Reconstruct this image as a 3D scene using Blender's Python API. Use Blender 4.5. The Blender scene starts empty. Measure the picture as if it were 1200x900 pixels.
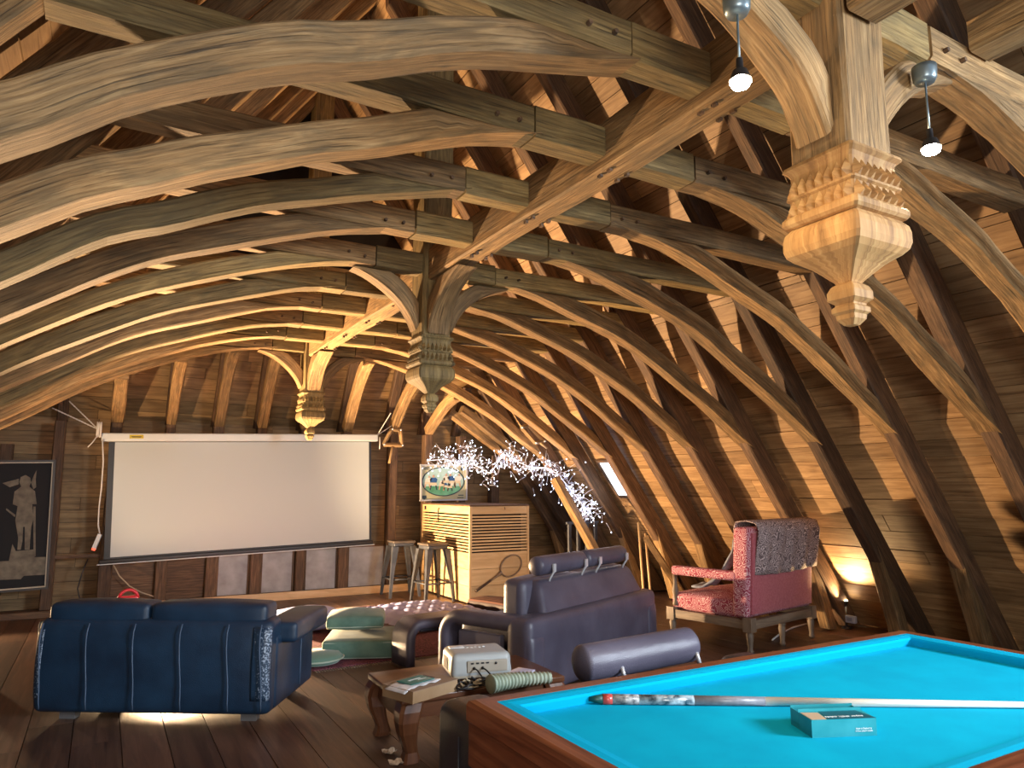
import bpy, math, random
from mathutils import Vector, Matrix
random.seed(11)
S = bpy.context.scene
C = S.collection
# ------------------------------------------------------------------ camera
F_PX = 836.0
EYE = 1.45
right = Vector((0.86947, -0.49399, 0.0))
down = Vector((0.07133, 0.12555, -0.98952))
fwd = Vector((0.48881, 0.86036, 0.14440))
cam_data = bpy.data.cameras.new('camera')
cam_data.sensor_width = 36.0
cam_data.lens = F_PX / 1200.0 * 36.0
cam_data.clip_start = 0.05
cam = bpy.data.objects.new('camera', cam_data)
C.objects.link(cam)
m = Matrix((right, -down, -fwd)).transposed().to_4x4()
m.translation = Vector((0, 0, EYE))
cam.matrix_world = m
S.camera = cam
# ------------------------------------------------------------------ world, exposure
S.view_settings.view_transform = 'Standard'
S.view_settings.look = 'None'
S.view_settings.gamma = 1.0
S.view_settings.use_curve_mapping = False
S.view_settings.exposure = 0.6
W = bpy.data.worlds.new('overcast_sky')
S.world = W
W.use_nodes = True
W.node_tree.nodes['Background'].inputs[0].default_value = (0.62, 0.74, 0.95, 1)
W.node_tree.nodes['Background'].inputs[1].default_value = 0.45
# ------------------------------------------------------------------ lights
def aim(o, target):
    d = Vector(target) - o.location
    o.rotation_euler = d.to_track_quat('-Z', 'Y').to_euler()
def area(name, loc, target, sx, sy, watts, col):
    l = bpy.data.lights.new(name, 'AREA'); l.shape = 'RECTANGLE'; l.size = sx; l.size_y = sy
    l.energy = watts; l.color = col
    o = bpy.data.objects.new(name, l); C.objects.link(o); o.location = loc; aim(o, target); return o
def point(name, loc, watts, col, rad=0.05):
    l = bpy.data.lights.new(name, 'POINT'); l.energy = watts; l.color = col; l.shadow_soft_size = rad
    o = bpy.data.objects.new(name, l); C.objects.link(o); o.location = loc; return o
def spot(name, loc, target, watts, col, ang=120, blend=0.4, rad=0.04):
    l = bpy.data.lights.new(name, 'SPOT'); l.energy = watts; l.color = col; l.shadow_soft_size = rad
    l.spot_size = math.radians(ang); l.spot_blend = blend
    o = bpy.data.objects.new(name, l); C.objects.link(o); o.location = loc; aim(o, target); return o
WARM = (1.0, 0.66, 0.36)
COOL = (0.80, 0.90, 1.0)
# daylight from behind on the right, and an added fill on the left
dr = area('daylight_gable_right', (4.8, -1.7, 2.6), (2.2, 1.9, 0.8), 1.2, 1.0, 92, COOL); dr.data.spread = math.radians(95)
dl = area('fill_behind_viewer_left', (-0.2, -2.2, 1.5), (0.6, 6.0, 1.0), 1.6, 1.2, 95, (1.0, 0.95, 0.86))
# low floodlights read from the cast shadows, and an added fill behind the plum sofa
spot('floodlight_behind_navy_sofa', (0.75, 8.75, 0.28), (4.5, 5.0, 2.0), 1900, WARM, 138, .4, .05)
spot('floodlight_left_corner', (-1.5, 9.3, 0.2), (0.8, 5.5, 3.0), 230, WARM, 120, .3, .05)
spot('floodlight_left_of_screen', (-1.75, 6.3, 0.35), (2.6, 9.9, 2.6), 330, WARM, 60, .5, .05)
point('fill_behind_plum_sofa', (4.6, 6.35, 0.14), 22, WARM, 0.05)
# ------------------------------------------------------------------ pixel helpers: a pixel of the 1200 x 900 frame and one known coordinate give a place in the room
def ray(px, py):
    return (right * (px - 600) + down * (py - 450) + fwd * F_PX)
def at(px, py, X=None, Y=None, Z=None):
    d = ray(px, py)
    if Z is not None: t = (Z - EYE) / d.z
    elif X is not None: t = X / d.x
    else: t = Y / d.y
    return Vector((0, 0, EYE)) + d * t
XA = 2.17           # the roof's axis
RIDGE, PITCH = 6.95, 1.385
def roof_r(z): return (RIDGE - z) / PITCH
# ------------------------------------------------------------------ objects
def link(o, parent=None):
    C.objects.link(o)
    if parent is not None: o.parent = parent
    return o
def tag(o, label=None, cat=None, group=None, kind=None):
    if label: o['label'] = label
    if cat: o['category'] = cat
    if group: o['group'] = group
    if kind: o['kind'] = kind
    return o
def empty(name, loc=(0, 0, 0), rz=0, label=None, cat=None, group=None):
    o = bpy.data.objects.new(name, None); o.empty_display_size = 0.1
    link(o); o.location = loc; o.rotation_euler = (0, 0, rz)
    return tag(o, label, cat, group)
def copy_tree(o, parent=None):
    kids = [c for c in bpy.data.objects if c.parent == o]
    c = o.copy(); C.objects.link(c)
    if parent is not None: c.parent = parent
    for k in kids: copy_tree(k, c)
    return c
class MB:
    """collects faces with uvs; build() links one mesh object"""
    def __init__(s): s.v = []; s.f = []; s.uv = []; s.mi = []; s.sm = []
    def add(s, verts, faces, uvs=None, mi=0, smooth=False):
        b = len(s.v); s.v += [tuple(p) for p in verts]
        for k, f in enumerate(faces):
            s.f.append([b + i for i in f]); s.mi.append(mi); s.sm.append(smooth)
            if uvs: s.uv.append(uvs[k])
            else: s.uv.append([(verts[i][0] + .37 * verts[i][1], verts[i][2] + .21 * verts[i][1]) for i in f])
        return s
    def build(s, name, mat, parent=None, loc=None, rot=None):
        me = bpy.data.meshes.new(name); me.from_pydata(s.v, [], s.f); me.update()
        ul = me.uv_layers.new(name='UVMap')
        flat = [c for f in s.uv for uv in f for c in uv]
        ul.data.foreach_set('uv', flat)
        for m_ in (mat if isinstance(mat, (list, tuple)) else [mat]): me.materials.append(m_)
        me.polygons.foreach_set('material_index', s.mi)
        me.polygons.foreach_set('use_smooth', s.sm)
        o = bpy.data.objects.new(name, me); link(o, parent)
        if loc is not None: o.location = loc
        if rot is not None: o.rotation_euler = rot
        return o
    # --- shapes
    def rings(s, rings, closed=True, cap=True, mi=0, smooth=False, u0=0.0):
        n = len(rings[0]); verts = [p for r in rings for p in r]
        us = [u0]
        for a, b in zip(rings, rings[1:]):
            ca = sum((Vector(p) for p in a), Vector()) / n; cb = sum((Vector(p) for p in b), Vector()) / n
            us.append(us[-1] + (cb - ca).length)
        per = [0.0]
        for j in range(n): per.append(per[-1] + (Vector(rings[len(rings) // 2][j]) - Vector(rings[len(rings) // 2][(j + 1) % n])).length)
        faces, uvs = [], []
        for i in range(len(rings) - 1):
            for j in range(n if closed else n - 1):
                k = (j + 1) % n
                faces.append([i * n + j, i * n + k, (i + 1) * n + k, (i + 1) * n + j])
                uvs.append([(us[i], per[j]), (us[i], per[j + 1]), (us[i + 1], per[j + 1]), (us[i + 1], per[j])])
        if cap and closed:
            for base, rev in ((0, True), ((len(rings) - 1) * n, False)):
                f = [base + j for j in range(n)]
                if rev: f.reverse()
                faces.append(f); uvs.append([(0.02 * j, 0.3 + 0.02 * (j % 3)) for j in range(n)])
        return s.add(verts, faces, uvs, mi, smooth)
    def box(s, c, size, rz=0, mi=0, axis=0):
        """box with the grain along the given axis"""
        hx, hy, hz = size[0] / 2, size[1] / 2, size[2] / 2
        R = Matrix.Rotation(rz, 3, 'Z'); c = Vector(c)
        o = [(-1, -1), (1, -1), (1, 1), (-1, 1)]
        rs = []
        for t in (-1, 1):
            ring = []
            for a, b in o:
                p = {0: (t * hx, a * hy, b * hz), 1: (b * hx, t * hy, a * hz), 2: (a * hx, b * hy, t * hz)}[axis]
                ring.append(c + R @ Vector(p))
            rs.append(ring)
        return s.rings(rs, mi=mi)
    def tube(s, pts, r, n=8, mi=0, cap=True, smooth=True):
        pts = [Vector(p) for p in pts]; rs = []
        rad = r if isinstance(r, (list, tuple)) else [r] * len(pts)
        up = Vector((0, 0, 1)); prev = None
        for i, p in enumerate(pts):
            t = (pts[min(i + 1, len(pts) - 1)] - pts[max(i - 1, 0)]).normalized()
            if prev is None:
                a = t.cross(up)
                if a.length < .05: a = t.cross(Vector((1, 0, 0)))
            else:
                a = prev - t * prev.dot(t)
            a.normalize(); prev = a; b = t.cross(a)
            rs.append([p + (a * math.cos(2 * math.pi * k / n) + b * math.sin(2 * math.pi * k / n)) * rad[i] for k in range(n)])
        return s.rings(rs, cap=cap, mi=mi, smooth=smooth)
    def lathe(s, prof, n=16, c=(0, 0, 0), mi=0, smooth=True, rot=0.0, cap=True):
        """prof: (radius, z)"""
        rs = []
        for r, z in prof:
            rs.append([(c[0] + r * math.cos(rot + 2 * math.pi * k / n), c[1] + r * math.sin(rot + 2 * math.pi * k / n), c[2] + z) for k in range(n)])
        return s.rings(rs, mi=mi, smooth=smooth, cap=cap)
    def prism(s, poly, a, b, axis='y', mi=0):
        """polygon (p, q) extruded from a to b along axis: y -> (p, t, q), x -> (t, p, q), z -> (p, q, t)"""
        fn = {'y': lambda p, t: (p[0], t, p[1]), 'x': lambda p, t: (t, p[0], p[1]), 'z': lambda p, t: (p[0], p[1], t)}[axis]
        return s.rings([[fn(p, a) for p in poly], [fn(p, b) for p in poly]], mi=mi)
    def rbox(s, c, size, r, seg=3, rz=0, mi=0, puff=(0, 0, 0), fn=None, n=6):
        """rounded box, optionally puffed out along x, y, z; fn moves a local point"""
        c = Vector(c); R = Matrix.Rotation(rz, 3, 'Z'); h = [d / 2 for d in size]
        r = min([r] + [d * .499 for d in h])
        def coords(hh):
            cs = [-hh + r * (1 - math.cos(math.pi / 2 * k / seg)) for k in range(seg)]
            inner = [-(hh - r) + 2 * (hh - r) * k / n for k in range(n + 1)]
            return cs + inner + [-x for x in reversed(cs)]
        cx = [coords(x) for x in h]
        idx = {}; verts = []; faces = []
        def vert(i, j, k):
            key = (i, j, k)
            if key in idx: return idx[key]
            p = [cx[0][i], cx[1][j], cx[2][k]]
            inn = [max(-(h[a] - r), min(h[a] - r, p[a])) for a in range(3)]
            d = Vector([p[a] - inn[a] for a in range(3)])
            if d.length > 1e-9: d = d.normalized() * r
            q = [inn[a] + d[a] for a in range(3)]
            nn = [q[a] / h[a] for a in range(3)]
            for a in range(3):
                if puff[a]:
                    b1, b2 = [x for x in range(3) if x != a]
                    q[a] += puff[a] * nn[a] * (1 - nn[b1] ** 2) * (1 - nn[b2] ** 2)
            q = Vector(q)
            if fn: q = fn(q)
            idx[key] = len(verts); verts.append(c + R @ q); return idx[key]
        N = [len(x) - 1 for x in cx]
        def grid(fix, val, a, b, flip):
            for i in range(N[a]):
                for j in range(N[b]):
                    ks = []
                    for di, dj in ((0, 0), (1, 0), (1, 1), (0, 1)):
                        t = [0, 0, 0]; t[fix] = val; t[a] = i + di; t[b] = j + dj
                        ks.append(vert(*t))
                    if flip: ks.reverse()
                    faces.append(ks)
        grid(2, N[2], 0, 1, False); grid(2, 0, 0, 1, True)
        grid(0, N[0], 1, 2, False); grid(0, 0, 1, 2, True)
        grid(1, N[1], 2, 0, False); grid(1, 0, 2, 0, True)
        return s.add(verts, faces, mi=mi, smooth=True)
    def sheet(s, grid, thick=0.0, mi=0, smooth=True):
        """grid[i][j] of points; a thin skin, given thickness by a second layer"""
        n, k = len(grid), len(grid[0])
        P = [[Vector(p) for p in row] for row in grid]
        verts = [p for row in P for p in row]; faces = []; uvs = []
        for i in range(n - 1):
            for j in range(k - 1):
                faces.append([i * k + j, i * k + j + 1, (i + 1) * k + j + 1, (i + 1) * k + j])
                uvs.append([(i / (n - 1), j / (k - 1)), (i / (n - 1), (j + 1) / (k - 1)), ((i + 1) / (n - 1), (j + 1) / (k - 1)), ((i + 1) / (n - 1), j / (k - 1))])
        if thick:
            off = len(verts)
            for i in range(n):
                for j in range(k):
                    a = P[min(i + 1, n - 1)][j] - P[max(i - 1, 0)][j]; b = P[i][min(j + 1, k - 1)] - P[i][max(j - 1, 0)]
                    nn = a.cross(b); nn = nn.normalized() if nn.length > 1e-9 else Vector((0, 0, 1))
                    verts.append(P[i][j] - nn * thick)
            m_ = len(faces)
            for q in range(m_):
                faces.append([off + x for x in reversed(faces[q])]); uvs.append(list(reversed(uvs[q])))
            edge = [(i, 0) for i in range(n)] + [(n - 1, j) for j in range(1, k)] + [(i, k - 1) for i in range(n - 2, -1, -1)] + [(0, j) for j in range(k - 2, -1, -1)]
            for (a, b), (a2, b2) in zip(edge, edge[1:]):
                p, q = a * k + b, a2 * k + b2
                faces.append([p, q, off + q, off + p]); uvs.append([(0, 0), (0.01, 0), (0.01, 0.01), (0, 0.01)])
        return s.add(verts, faces, uvs, mi, smooth)
# ------------------------------------------------------------------ materials
def new_mat(name):
    m_ = bpy.data.materials.new(name); m_.use_nodes = True
    nt = m_.node_tree; b = nt.nodes['Principled BSDF']
    return m_, nt, b
def N_(nt, kind, **kw):
    n = nt.nodes.new(kind)
    for k, v in kw.items():
        if hasattr(n, k): setattr(n, k, v)
        else: n.inputs[k.replace('_', ' ')].default_value = v
    return n
def ramp(nt, stops):
    r = nt.nodes.new('ShaderNodeValToRGB'); e = r.color_ramp.elements
    while len(e) < len(stops): e.new(0.5)
    for el, (p, c) in zip(e, stops): el.position = p; el.color = (*c, 1)
    return r
def wood(name, dark, mid, light, us=1.3, vs=22.0, rough=0.72, bump=0.5, vary=0.35, stain=(0.10, 0.075, 0.05), stain_amt=0.55, crack=0.0):
    """grain runs along u; each object gets its own offset and shade"""
    m_, nt, b = new_mat(name); L = nt.links.new
    tc = N_(nt, 'ShaderNodeTexCoord'); oi = N_(nt, 'ShaderNodeObjectInfo')
    mul = N_(nt, 'ShaderNodeMath', operation='MULTIPLY'); mul.inputs[1].default_value = 57.0; L(oi.outputs['Random'], mul.inputs[0])
    comb = N_(nt, 'ShaderNodeCombineXYZ'); L(mul.outputs[0], comb.inputs[0]); L(mul.outputs[0], comb.inputs[1])
    add = N_(nt, 'ShaderNodeVectorMath', operation='ADD'); L(tc.outputs['UV'], add.inputs[0]); L(comb.outputs[0], add.inputs[1])
    mp = N_(nt, 'ShaderNodeMapping'); mp.inputs['Scale'].default_value = (us, vs, 1); L(add.outputs[0], mp.inputs['Vector'])
    n1 = N_(nt, 'ShaderNodeTexNoise'); n1.inputs['Scale'].default_value = 1.6; n1.inputs['Detail'].default_value = 9; n1.inputs['Roughness'].default_value = 0.62; n1.inputs['Distortion'].default_value = 0.9
    L(mp.outputs[0], n1.inputs['Vector'])
    mp2 = N_(nt, 'ShaderNodeMapping'); mp2.inputs['Scale'].default_value = (us * 1.2, vs * .18, 1); L(add.outputs[0], mp2.inputs['Vector'])
    n2 = N_(nt, 'ShaderNodeTexNoise'); n2.inputs['Scale'].default_value = 1.5; n2.inputs['Detail'].default_value = 5; n2.inputs['Distortion'].default_value = 1.5
    L(mp2.outputs[0], n2.inputs['Vector'])
    r1 = ramp(nt, [(0.28, dark), (0.5, mid), (0.72, light)]); L(n1.outputs['Fac'], r1.inputs[0])
    r2 = ramp(nt, [(0.38, (0, 0, 0)), (0.68, (1, 1, 1))]); L(n2.outputs['Fac'], r2.inputs[0])
    sm = N_(nt, 'ShaderNodeMath', operation='MULTIPLY'); sm.inputs[1].default_value = stain_amt; L(r2.outputs[0], sm.inputs[0])
    mx = N_(nt, 'ShaderNodeMix', data_type='RGBA'); L(sm.outputs[0], mx.inputs['Factor']); L(r1.outputs[0], mx.inputs['A']); mx.inputs['B'].default_value = (*stain, 1)
    # fine drying cracks along the grain
    mp3 = N_(nt, 'ShaderNodeMapping'); mp3.inputs['Scale'].default_value = (us * 1.1, vs * 2.4, 1); L(add.outputs[0], mp3.inputs['Vector'])
    n4 = N_(nt, 'ShaderNodeTexNoise'); n4.inputs['Scale'].default_value = 1.3; n4.inputs['Detail'].default_value = 4; n4.inputs['Distortion'].default_value = 0.5
    L(mp3.outputs[0], n4.inputs['Vector'])
    r4 = ramp(nt, [(0.30, (1 - crack,) * 3), (0.40, (1, 1, 1))]); L(n4.outputs['Fac'], r4.inputs[0])
    mm = N_(nt, 'ShaderNodeMix', data_type='RGBA', blend_type='MULTIPLY'); mm.inputs['Factor'].default_value = 1; L(mx.outputs['Result'], mm.inputs['A']); L(r4.outputs[0], mm.inputs['B'])
    # per-object shade
    mr = N_(nt, 'ShaderNodeMapRange'); mr.inputs['To Min'].default_value = 1 - vary; mr.inputs['To Max'].default_value = 1 + vary; L(oi.outputs['Random'], mr.inputs['Value'])
    hsv = N_(nt, 'ShaderNodeHueSaturation'); L(mm.outputs['Result'], hsv.inputs['Color']); L(mr.outputs[0], hsv.inputs['Value'])
    L(hsv.outputs[0], b.inputs['Base Color'])
    # knots and cracks in the relief
    bp = N_(nt, 'ShaderNodeBump'); bp.inputs['Strength'].default_value = bump; bp.inputs['Distance'].default_value = 0.01
    hs = N_(nt, 'ShaderNodeMath', operation='MULTIPLY_ADD'); L(r4.outputs[0], hs.inputs[0]); hs.inputs[1].default_value = 0.5; L(n1.outputs['Fac'], hs.inputs[2]); L(hs.outputs[0], bp.inputs['Height'])
    L(bp.outputs[0], b.inputs['Normal'])
    b.inputs['Roughness'].default_value = rough
    return m_
def plain(name, col, rough=0.6, metal=0.0, noise=0.0, scale=30.0, bump=0.0, col2=None, coat=0.0, emit=None, es=0.0, sheen=0.0):
    m_, nt, b = new_mat(name); L = nt.links.new
    b.inputs['Base Color'].default_value = (*col, 1); b.inputs['Roughness'].default_value = rough; b.inputs['Metallic'].default_value = metal
    if coat: b.inputs['Coat Weight'].default_value = coat; b.inputs['Coat Roughness'].default_value = 0.2
    if sheen: b.inputs['Sheen Weight'].default_value = sheen
    if col2 or bump:
        tc = N_(nt, 'ShaderNodeTexCoord'); n = N_(nt, 'ShaderNodeTexNoise'); n.inputs['Scale'].default_value = scale; n.inputs['Detail'].default_value = 6
        L(tc.outputs['Object'], n.inputs['Vector'])
        if col2:
            r = ramp(nt, [(0.35, col), (0.68, col2)]); L(n.outputs['Fac'], r.inputs[0]); L(r.outputs[0], b.inputs['Base Color'])
        if bump:
            bp = N_(nt, 'ShaderNodeBump'); bp.inputs['Strength'].default_value = bump; bp.inputs['Distance'].default_value = 0.005
            L(n.outputs['Fac'], bp.inputs['Height']); L(bp.outputs[0], b.inputs['Normal'])
    if emit:
        b.inputs['Emission Color'].default_value = (*emit, 1); b.inputs['Emission Strength'].default_value = es
    return m_
def leather(name, col, col2, rough=0.38):
    m_, nt, b = new_mat(name); L = nt.links.new
    tc = N_(nt, 'ShaderNodeTexCoord')
    v = N_(nt, 'ShaderNodeTexVoronoi'); v.inputs['Scale'].default_value = 260; L(tc.outputs['Object'], v.inputs['Vector'])
    n = N_(nt, 'ShaderNodeTexNoise'); n.inputs['Scale'].default_value = 4; n.inputs['Detail'].default_value = 6; L(tc.outputs['Object'], n.inputs['Vector'])
    r = ramp(nt, [(0.35, col), (0.7, col2)]); L(n.outputs['Fac'], r.inputs[0]); L(r.outputs[0], b.inputs['Base Color'])
    n3 = N_(nt, 'ShaderNodeTexNoise'); n3.inputs['Scale'].default_value = 7; n3.inputs['Detail'].default_value = 3; L(tc.outputs['Object'], n3.inputs['Vector'])
    ad = N_(nt, 'ShaderNodeMath', operation='MULTIPLY_ADD'); L(n3.outputs['Fac'], ad.inputs[0]); ad.inputs[1].default_value = 6.0; L(v.outputs['Distance'], ad.inputs[2])
    bp = N_(nt, 'ShaderNodeBump'); bp.inputs['Strength'].default_value = 0.22; bp.inputs['Distance'].default_value = 0.004
    L(ad.outputs[0], bp.inputs['Height']); L(bp.outputs[0], b.inputs['Normal'])
    b.inputs['Roughness'].default_value = rough
    return m_
def paisley(name, a, c, sc=16):
    m_, nt, b = new_mat(name); L = nt.links.new
    tc = N_(nt, 'ShaderNodeTexCoord')
    n = N_(nt, 'ShaderNodeTexNoise'); n.inputs['Scale'].default_value = 9; n.inputs['Detail'].default_value = 2; L(tc.outputs['Object'], n.inputs['Vector'])
    mixv = N_(nt, 'ShaderNodeMix', data_type='VECTOR'); mixv.inputs['Factor'].default_value = 0.12; L(tc.outputs['Object'], mixv.inputs['A']); L(n.outputs['Color'], mixv.inputs['B'])
    v = N_(nt, 'ShaderNodeTexVoronoi'); v.inputs['Scale'].default_value = sc; L(mixv.outputs['Result'], v.inputs['Vector'])
    s_ = N_(nt, 'ShaderNodeMath', operation='MULTIPLY'); s_.inputs[1].default_value = 34; L(v.outputs['Distance'], s_.inputs[0])
    sn = N_(nt, 'ShaderNodeMath', operation='SINE'); L(s_.outputs[0], sn.inputs[0])
    r = ramp(nt, [(0.1, a), (0.75, c)]); L(sn.outputs[0], r.inputs[0]); L(r.outputs[0], b.inputs['Base Color'])
    b.inputs['Roughness'].default_value = 0.85
    return m_
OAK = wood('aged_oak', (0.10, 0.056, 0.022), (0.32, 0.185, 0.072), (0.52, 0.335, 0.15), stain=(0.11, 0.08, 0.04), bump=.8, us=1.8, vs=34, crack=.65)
OAKD = wood('dark_shaded_oak', (0.05, 0.026, 0.014), (0.135, 0.074, 0.037), (0.225, 0.135, 0.072), stain=(0.035, 0.025, 0.018), us=1.6, vs=30, crack=.5)  # dark timber; also deepened to carry the shade on the right-hand rafters
OAKG = wood('green_stained_oak', (0.085, 0.055, 0.02), (0.27, 0.18, 0.065), (0.43, 0.31, 0.125), stain=(0.12, 0.095, 0.045), bump=.8, us=1.8, vs=34, crack=.65)
OAKP = wood('pendant_oak', (0.16, 0.07, 0.02), (0.40, 0.21, 0.07), (0.56, 0.35, 0.14), us=1.6, vs=18, vary=0.15, stain=(0.22, 0.13, 0.05), stain_amt=.4, bump=.25)
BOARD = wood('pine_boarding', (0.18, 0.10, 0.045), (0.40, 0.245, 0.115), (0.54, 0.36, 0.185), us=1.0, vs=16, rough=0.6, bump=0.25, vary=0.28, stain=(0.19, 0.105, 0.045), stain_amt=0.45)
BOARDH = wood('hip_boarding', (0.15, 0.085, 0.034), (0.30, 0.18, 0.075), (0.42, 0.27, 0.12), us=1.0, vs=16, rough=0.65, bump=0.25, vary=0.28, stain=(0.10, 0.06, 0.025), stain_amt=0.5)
FLOORW = wood('floor_oak', (0.038, 0.020, 0.013), (0.095, 0.050, 0.031), (0.155, 0.088, 0.058), us=0.8, vs=12, rough=0.42, bump=0.15, vary=0.3, stain=(0.07, 0.042, 0.028), stain_amt=0.5)
PINE = wood('new_pine', (0.50, 0.31, 0.14), (0.68, 0.46, 0.23), (0.78, 0.58, 0.33), us=1.0, vs=10, rough=0.5, bump=0.1, vary=0.12, stain=(0.48, 0.28, 0.12), stain_amt=0.4)
MAHOG = wood('mahogany', (0.06, 0.016, 0.008), (0.16, 0.045, 0.02), (0.26, 0.09, 0.04), us=1.2, vs=18, rough=0.3, bump=0.08, vary=0.1, stain=(0.09, 0.025, 0.012), stain_amt=0.4)
TEAK = wood('table_teak', (0.05, 0.018, 0.009), (0.12, 0.045, 0.02), (0.20, 0.085, 0.038), us=1.2, vs=14, rough=0.3, bump=0.08, vary=0.1, stain=(0.08, 0.03, 0.015), stain_amt=0.4)
BACKING = plain('roofing_felt', (0.018, 0.013, 0.010), 0.95)
# ------------------------------------------------------------------ shell
def plank_box(mb_len, w, t):
    m_ = MB(); m_.box((0, 0, 0), (mb_len, w, t)); return m_
R_ = random.Random(5)
# floor: slab with boards running along the roof axis
fl = MB(); fl.box((2.17, 4.3, -0.06), (10.6, 12.6, 0.06)); floor = fl.build('floor', BACKING); tag(floor, kind='structure')
x = -3.0
while x < 7.3:
    w = R_.uniform(0.19, 0.25); y = -1.9 + R_.uniform(-1.5, 0)
    while y < 10.4:
        l = R_.uniform(2.4, 4.6); y0, y1 = max(y, -1.9), min(y + l, 10.4)
        if y1 - y0 > .1:
            b = MB(); b.box((x + w / 2, (y0 + y1) / 2, -0.0125 - R_.uniform(0, .0015)), (w - 0.005, y1 - y0 - 0.004, 0.025), axis=1); b.build('floorboard', FLOORW, floor)
        y += l
    x += w
# roof slopes: felt sheet and boards laid along the axis
ang = math.atan(PITCH)
def slope_sheet(name, side, z0, z1):
    p = [(side * (roof_r(z0) + .03), z0), (side * (roof_r(z1) + .03), z1), (side * (roof_r(z1) + .07), z1), (side * (roof_r(z0) + .07), z0)]
    b = MB(); b.prism([(XA + a, c) for a, c in p], -1.9, 10.45)
    return b
wall_right = slope_sheet('wall_right', 1, -.02, 3.2).build('wall_right', BACKING); tag(wall_right, kind='structure')
wall_left = slope_sheet('wall_left', -1, -.02, 3.2).build('wall_left', BACKING); tag(wall_left, kind='structure')
cb = slope_sheet('ceiling', 1, 3.2, 7.0)
o_ = slope_sheet('ceiling', -1, 3.2, 7.0); cb.add(o_.v, o_.f, o_.uv)
ceiling = cb.build('ceiling', BACKING); tag(ceiling, kind='structure')
def lay_boards(side, parent, z0, z1, minz=None):
    z = z0
    while z < z1 - .03:
        w = min(R_.uniform(0.15, 0.235), (z1 - z) / math.sin(ang)); dz = w * math.sin(ang); y = -1.9 + R_.uniform(-2, 0)
        zc = z + dz / 2
        while y < 10.4:
            l = R_.uniform(2.6, 4.4); y0, y1 = max(y, -1.9), min(y + l, 10.4)
            if y1 - y0 > .15 and (minz is None or zc > minz):
                t = .018; proud = R_.uniform(0, .006)
                b = MB(); b.box((0, 0, 0), (y1 - y0 - .005, w - .006, t))
                o = b.build('board', BOARD, parent)
                nx, nz = math.sin(ang) * side, math.cos(ang)
                off = .03 - t / 2 - .001 - proud
                rr = roof_r(zc) * side
                o.location = (XA + rr + 0.0 + side * 0, (y0 + y1) / 2, zc)
                o.location.x += nx * (off - .012); o.location.z += nz * (off - .012)
                # local x along Y, local y up the slope
                up = Vector((-math.cos(ang) * side, 0, math.sin(ang))); al = Vector((0, 1, 0)); nn = al.cross(up)
                M = Matrix((al, up, nn)).transposed(); o.rotation_euler = M.to_euler()
            y += l
        z += dz
lay_boards(1, wall_right, 0.0, 3.2)
lay_boards(-1, wall_left, 1.2, 3.2)
lay_boards(1, ceiling, 3.2, 6.9)
lay_boards(-1, ceiling, 3.2, 6.9)
# hip end: upright below, leaning above, then gable
HY = 10.30
def hip_y(z): return HY if z < 2.3 else (HY - (z - 2.3) / 1.75 if z < 3.5 else HY - 1.2 / 1.75)
hb = MB()
hp = [(-.03, HY + .04), (2.3, HY + .04), (3.5, hip_y(3.5) + .04), (6.95, hip_y(3.5) + .04)]
for (z0, y0), (z1, y1) in zip(hp, hp[1:]):
    r0, r1 = max(roof_r(z0), .02), max(roof_r(z1), .02)
    q = [(XA - r0, y0, z0), (XA + r0, y0, z0), (XA + r1, y1, z1), (XA - r1, y1, z1)]
    hb.add(q + [(a, b + .03, c) for a, b, c in q], [[0, 1, 2, 3], [7, 6, 5, 4], [0, 4, 5, 1], [1, 5, 6, 2], [2, 6, 7, 3], [3, 7, 4, 0]])
wall_back = hb.build('wall_back', BACKING); tag(wall_back, kind='structure')
z = 0.0
while z < 4.4:
    w = R_.uniform(0.13, 0.19); lean = 2.3 <= z < 3.5
    a = math.atan(1.75) if lean else math.pi / 2
    zc = z + w * math.sin(a) / 2; hw = roof_r(zc - w / 2) + .015
    x = XA - hw - R_.uniform(0, 1.5)
    while x < XA + hw:
        l = R_.uniform(1.6, 3.2); x0, x1 = max(x, XA - hw), min(x + l, XA + hw)
        if x1 - x0 > .1:
            b = MB(); b.box((0, 0, 0), (x1 - x0 - .004, w - .005, .018))
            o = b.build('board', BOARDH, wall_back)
            o.location = ((x0 + x1) / 2, hip_y(zc) + .025 - R_.uniform(0, .006), zc); o.rotation_euler = (math.pi - a if lean else a, 0, 0)
            if lean: o.location.y += .004
        x += l
    z += w * math.sin(a)
# ------------------------------------------------------------------ roof carpentry
FY = {0: 1.42, 1: 1.98, 2: 2.70, 3: 3.45, 4: 4.19, 5: 4.98, 6: 5.75, 7: 6.50, 8: 7.25, 9: 8.00, 10: 8.75}
GEN = [(0.45, 3.13), (0.75, 3.09), (1.0, 3.04), (1.5, 2.885), (2.0, 2.69), (2.5, 2.42), (2.95, 2.13), (3.42, 1.83)]
LEFT = {1: [(.47, 3.10), (.99, 2.96), (1.27, 2.87), (1.53, 2.77), (1.75, 2.69), (1.97, 2.58), (2.18, 2.46), (2.44, 2.27), (2.95, 1.98), (3.45, 1.80)],
        2: [(.47, 3.12), (.76, 3.05), (1.03, 2.96), (1.27, 2.86), (1.50, 2.78), (1.71, 2.69), (1.88, 2.62), (2.11, 2.51), (2.30, 2.42), (2.51, 2.27), (2.95, 1.98), (3.45, 1.80)],
        3: [(.47, 3.13), (.96, 3.0), (1.3, 2.9), (1.57, 2.82), (1.79, 2.73), (2.0, 2.63), (2.22, 2.53), (2.44, 2.38), (2.59, 2.28), (2.95, 2.05), (3.45, 1.8)],
        4: [(.47, 3.15), (.76, 3.09), (1.11, 3.0), (1.43, 2.9), (1.7, 2.8), (1.96, 2.7), (2.21, 2.57), (2.45, 2.42), (2.66, 2.28), (2.95, 2.08), (3.45, 1.8)]}
COLZ0, COLZ1 = 3.10, 3.26
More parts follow.
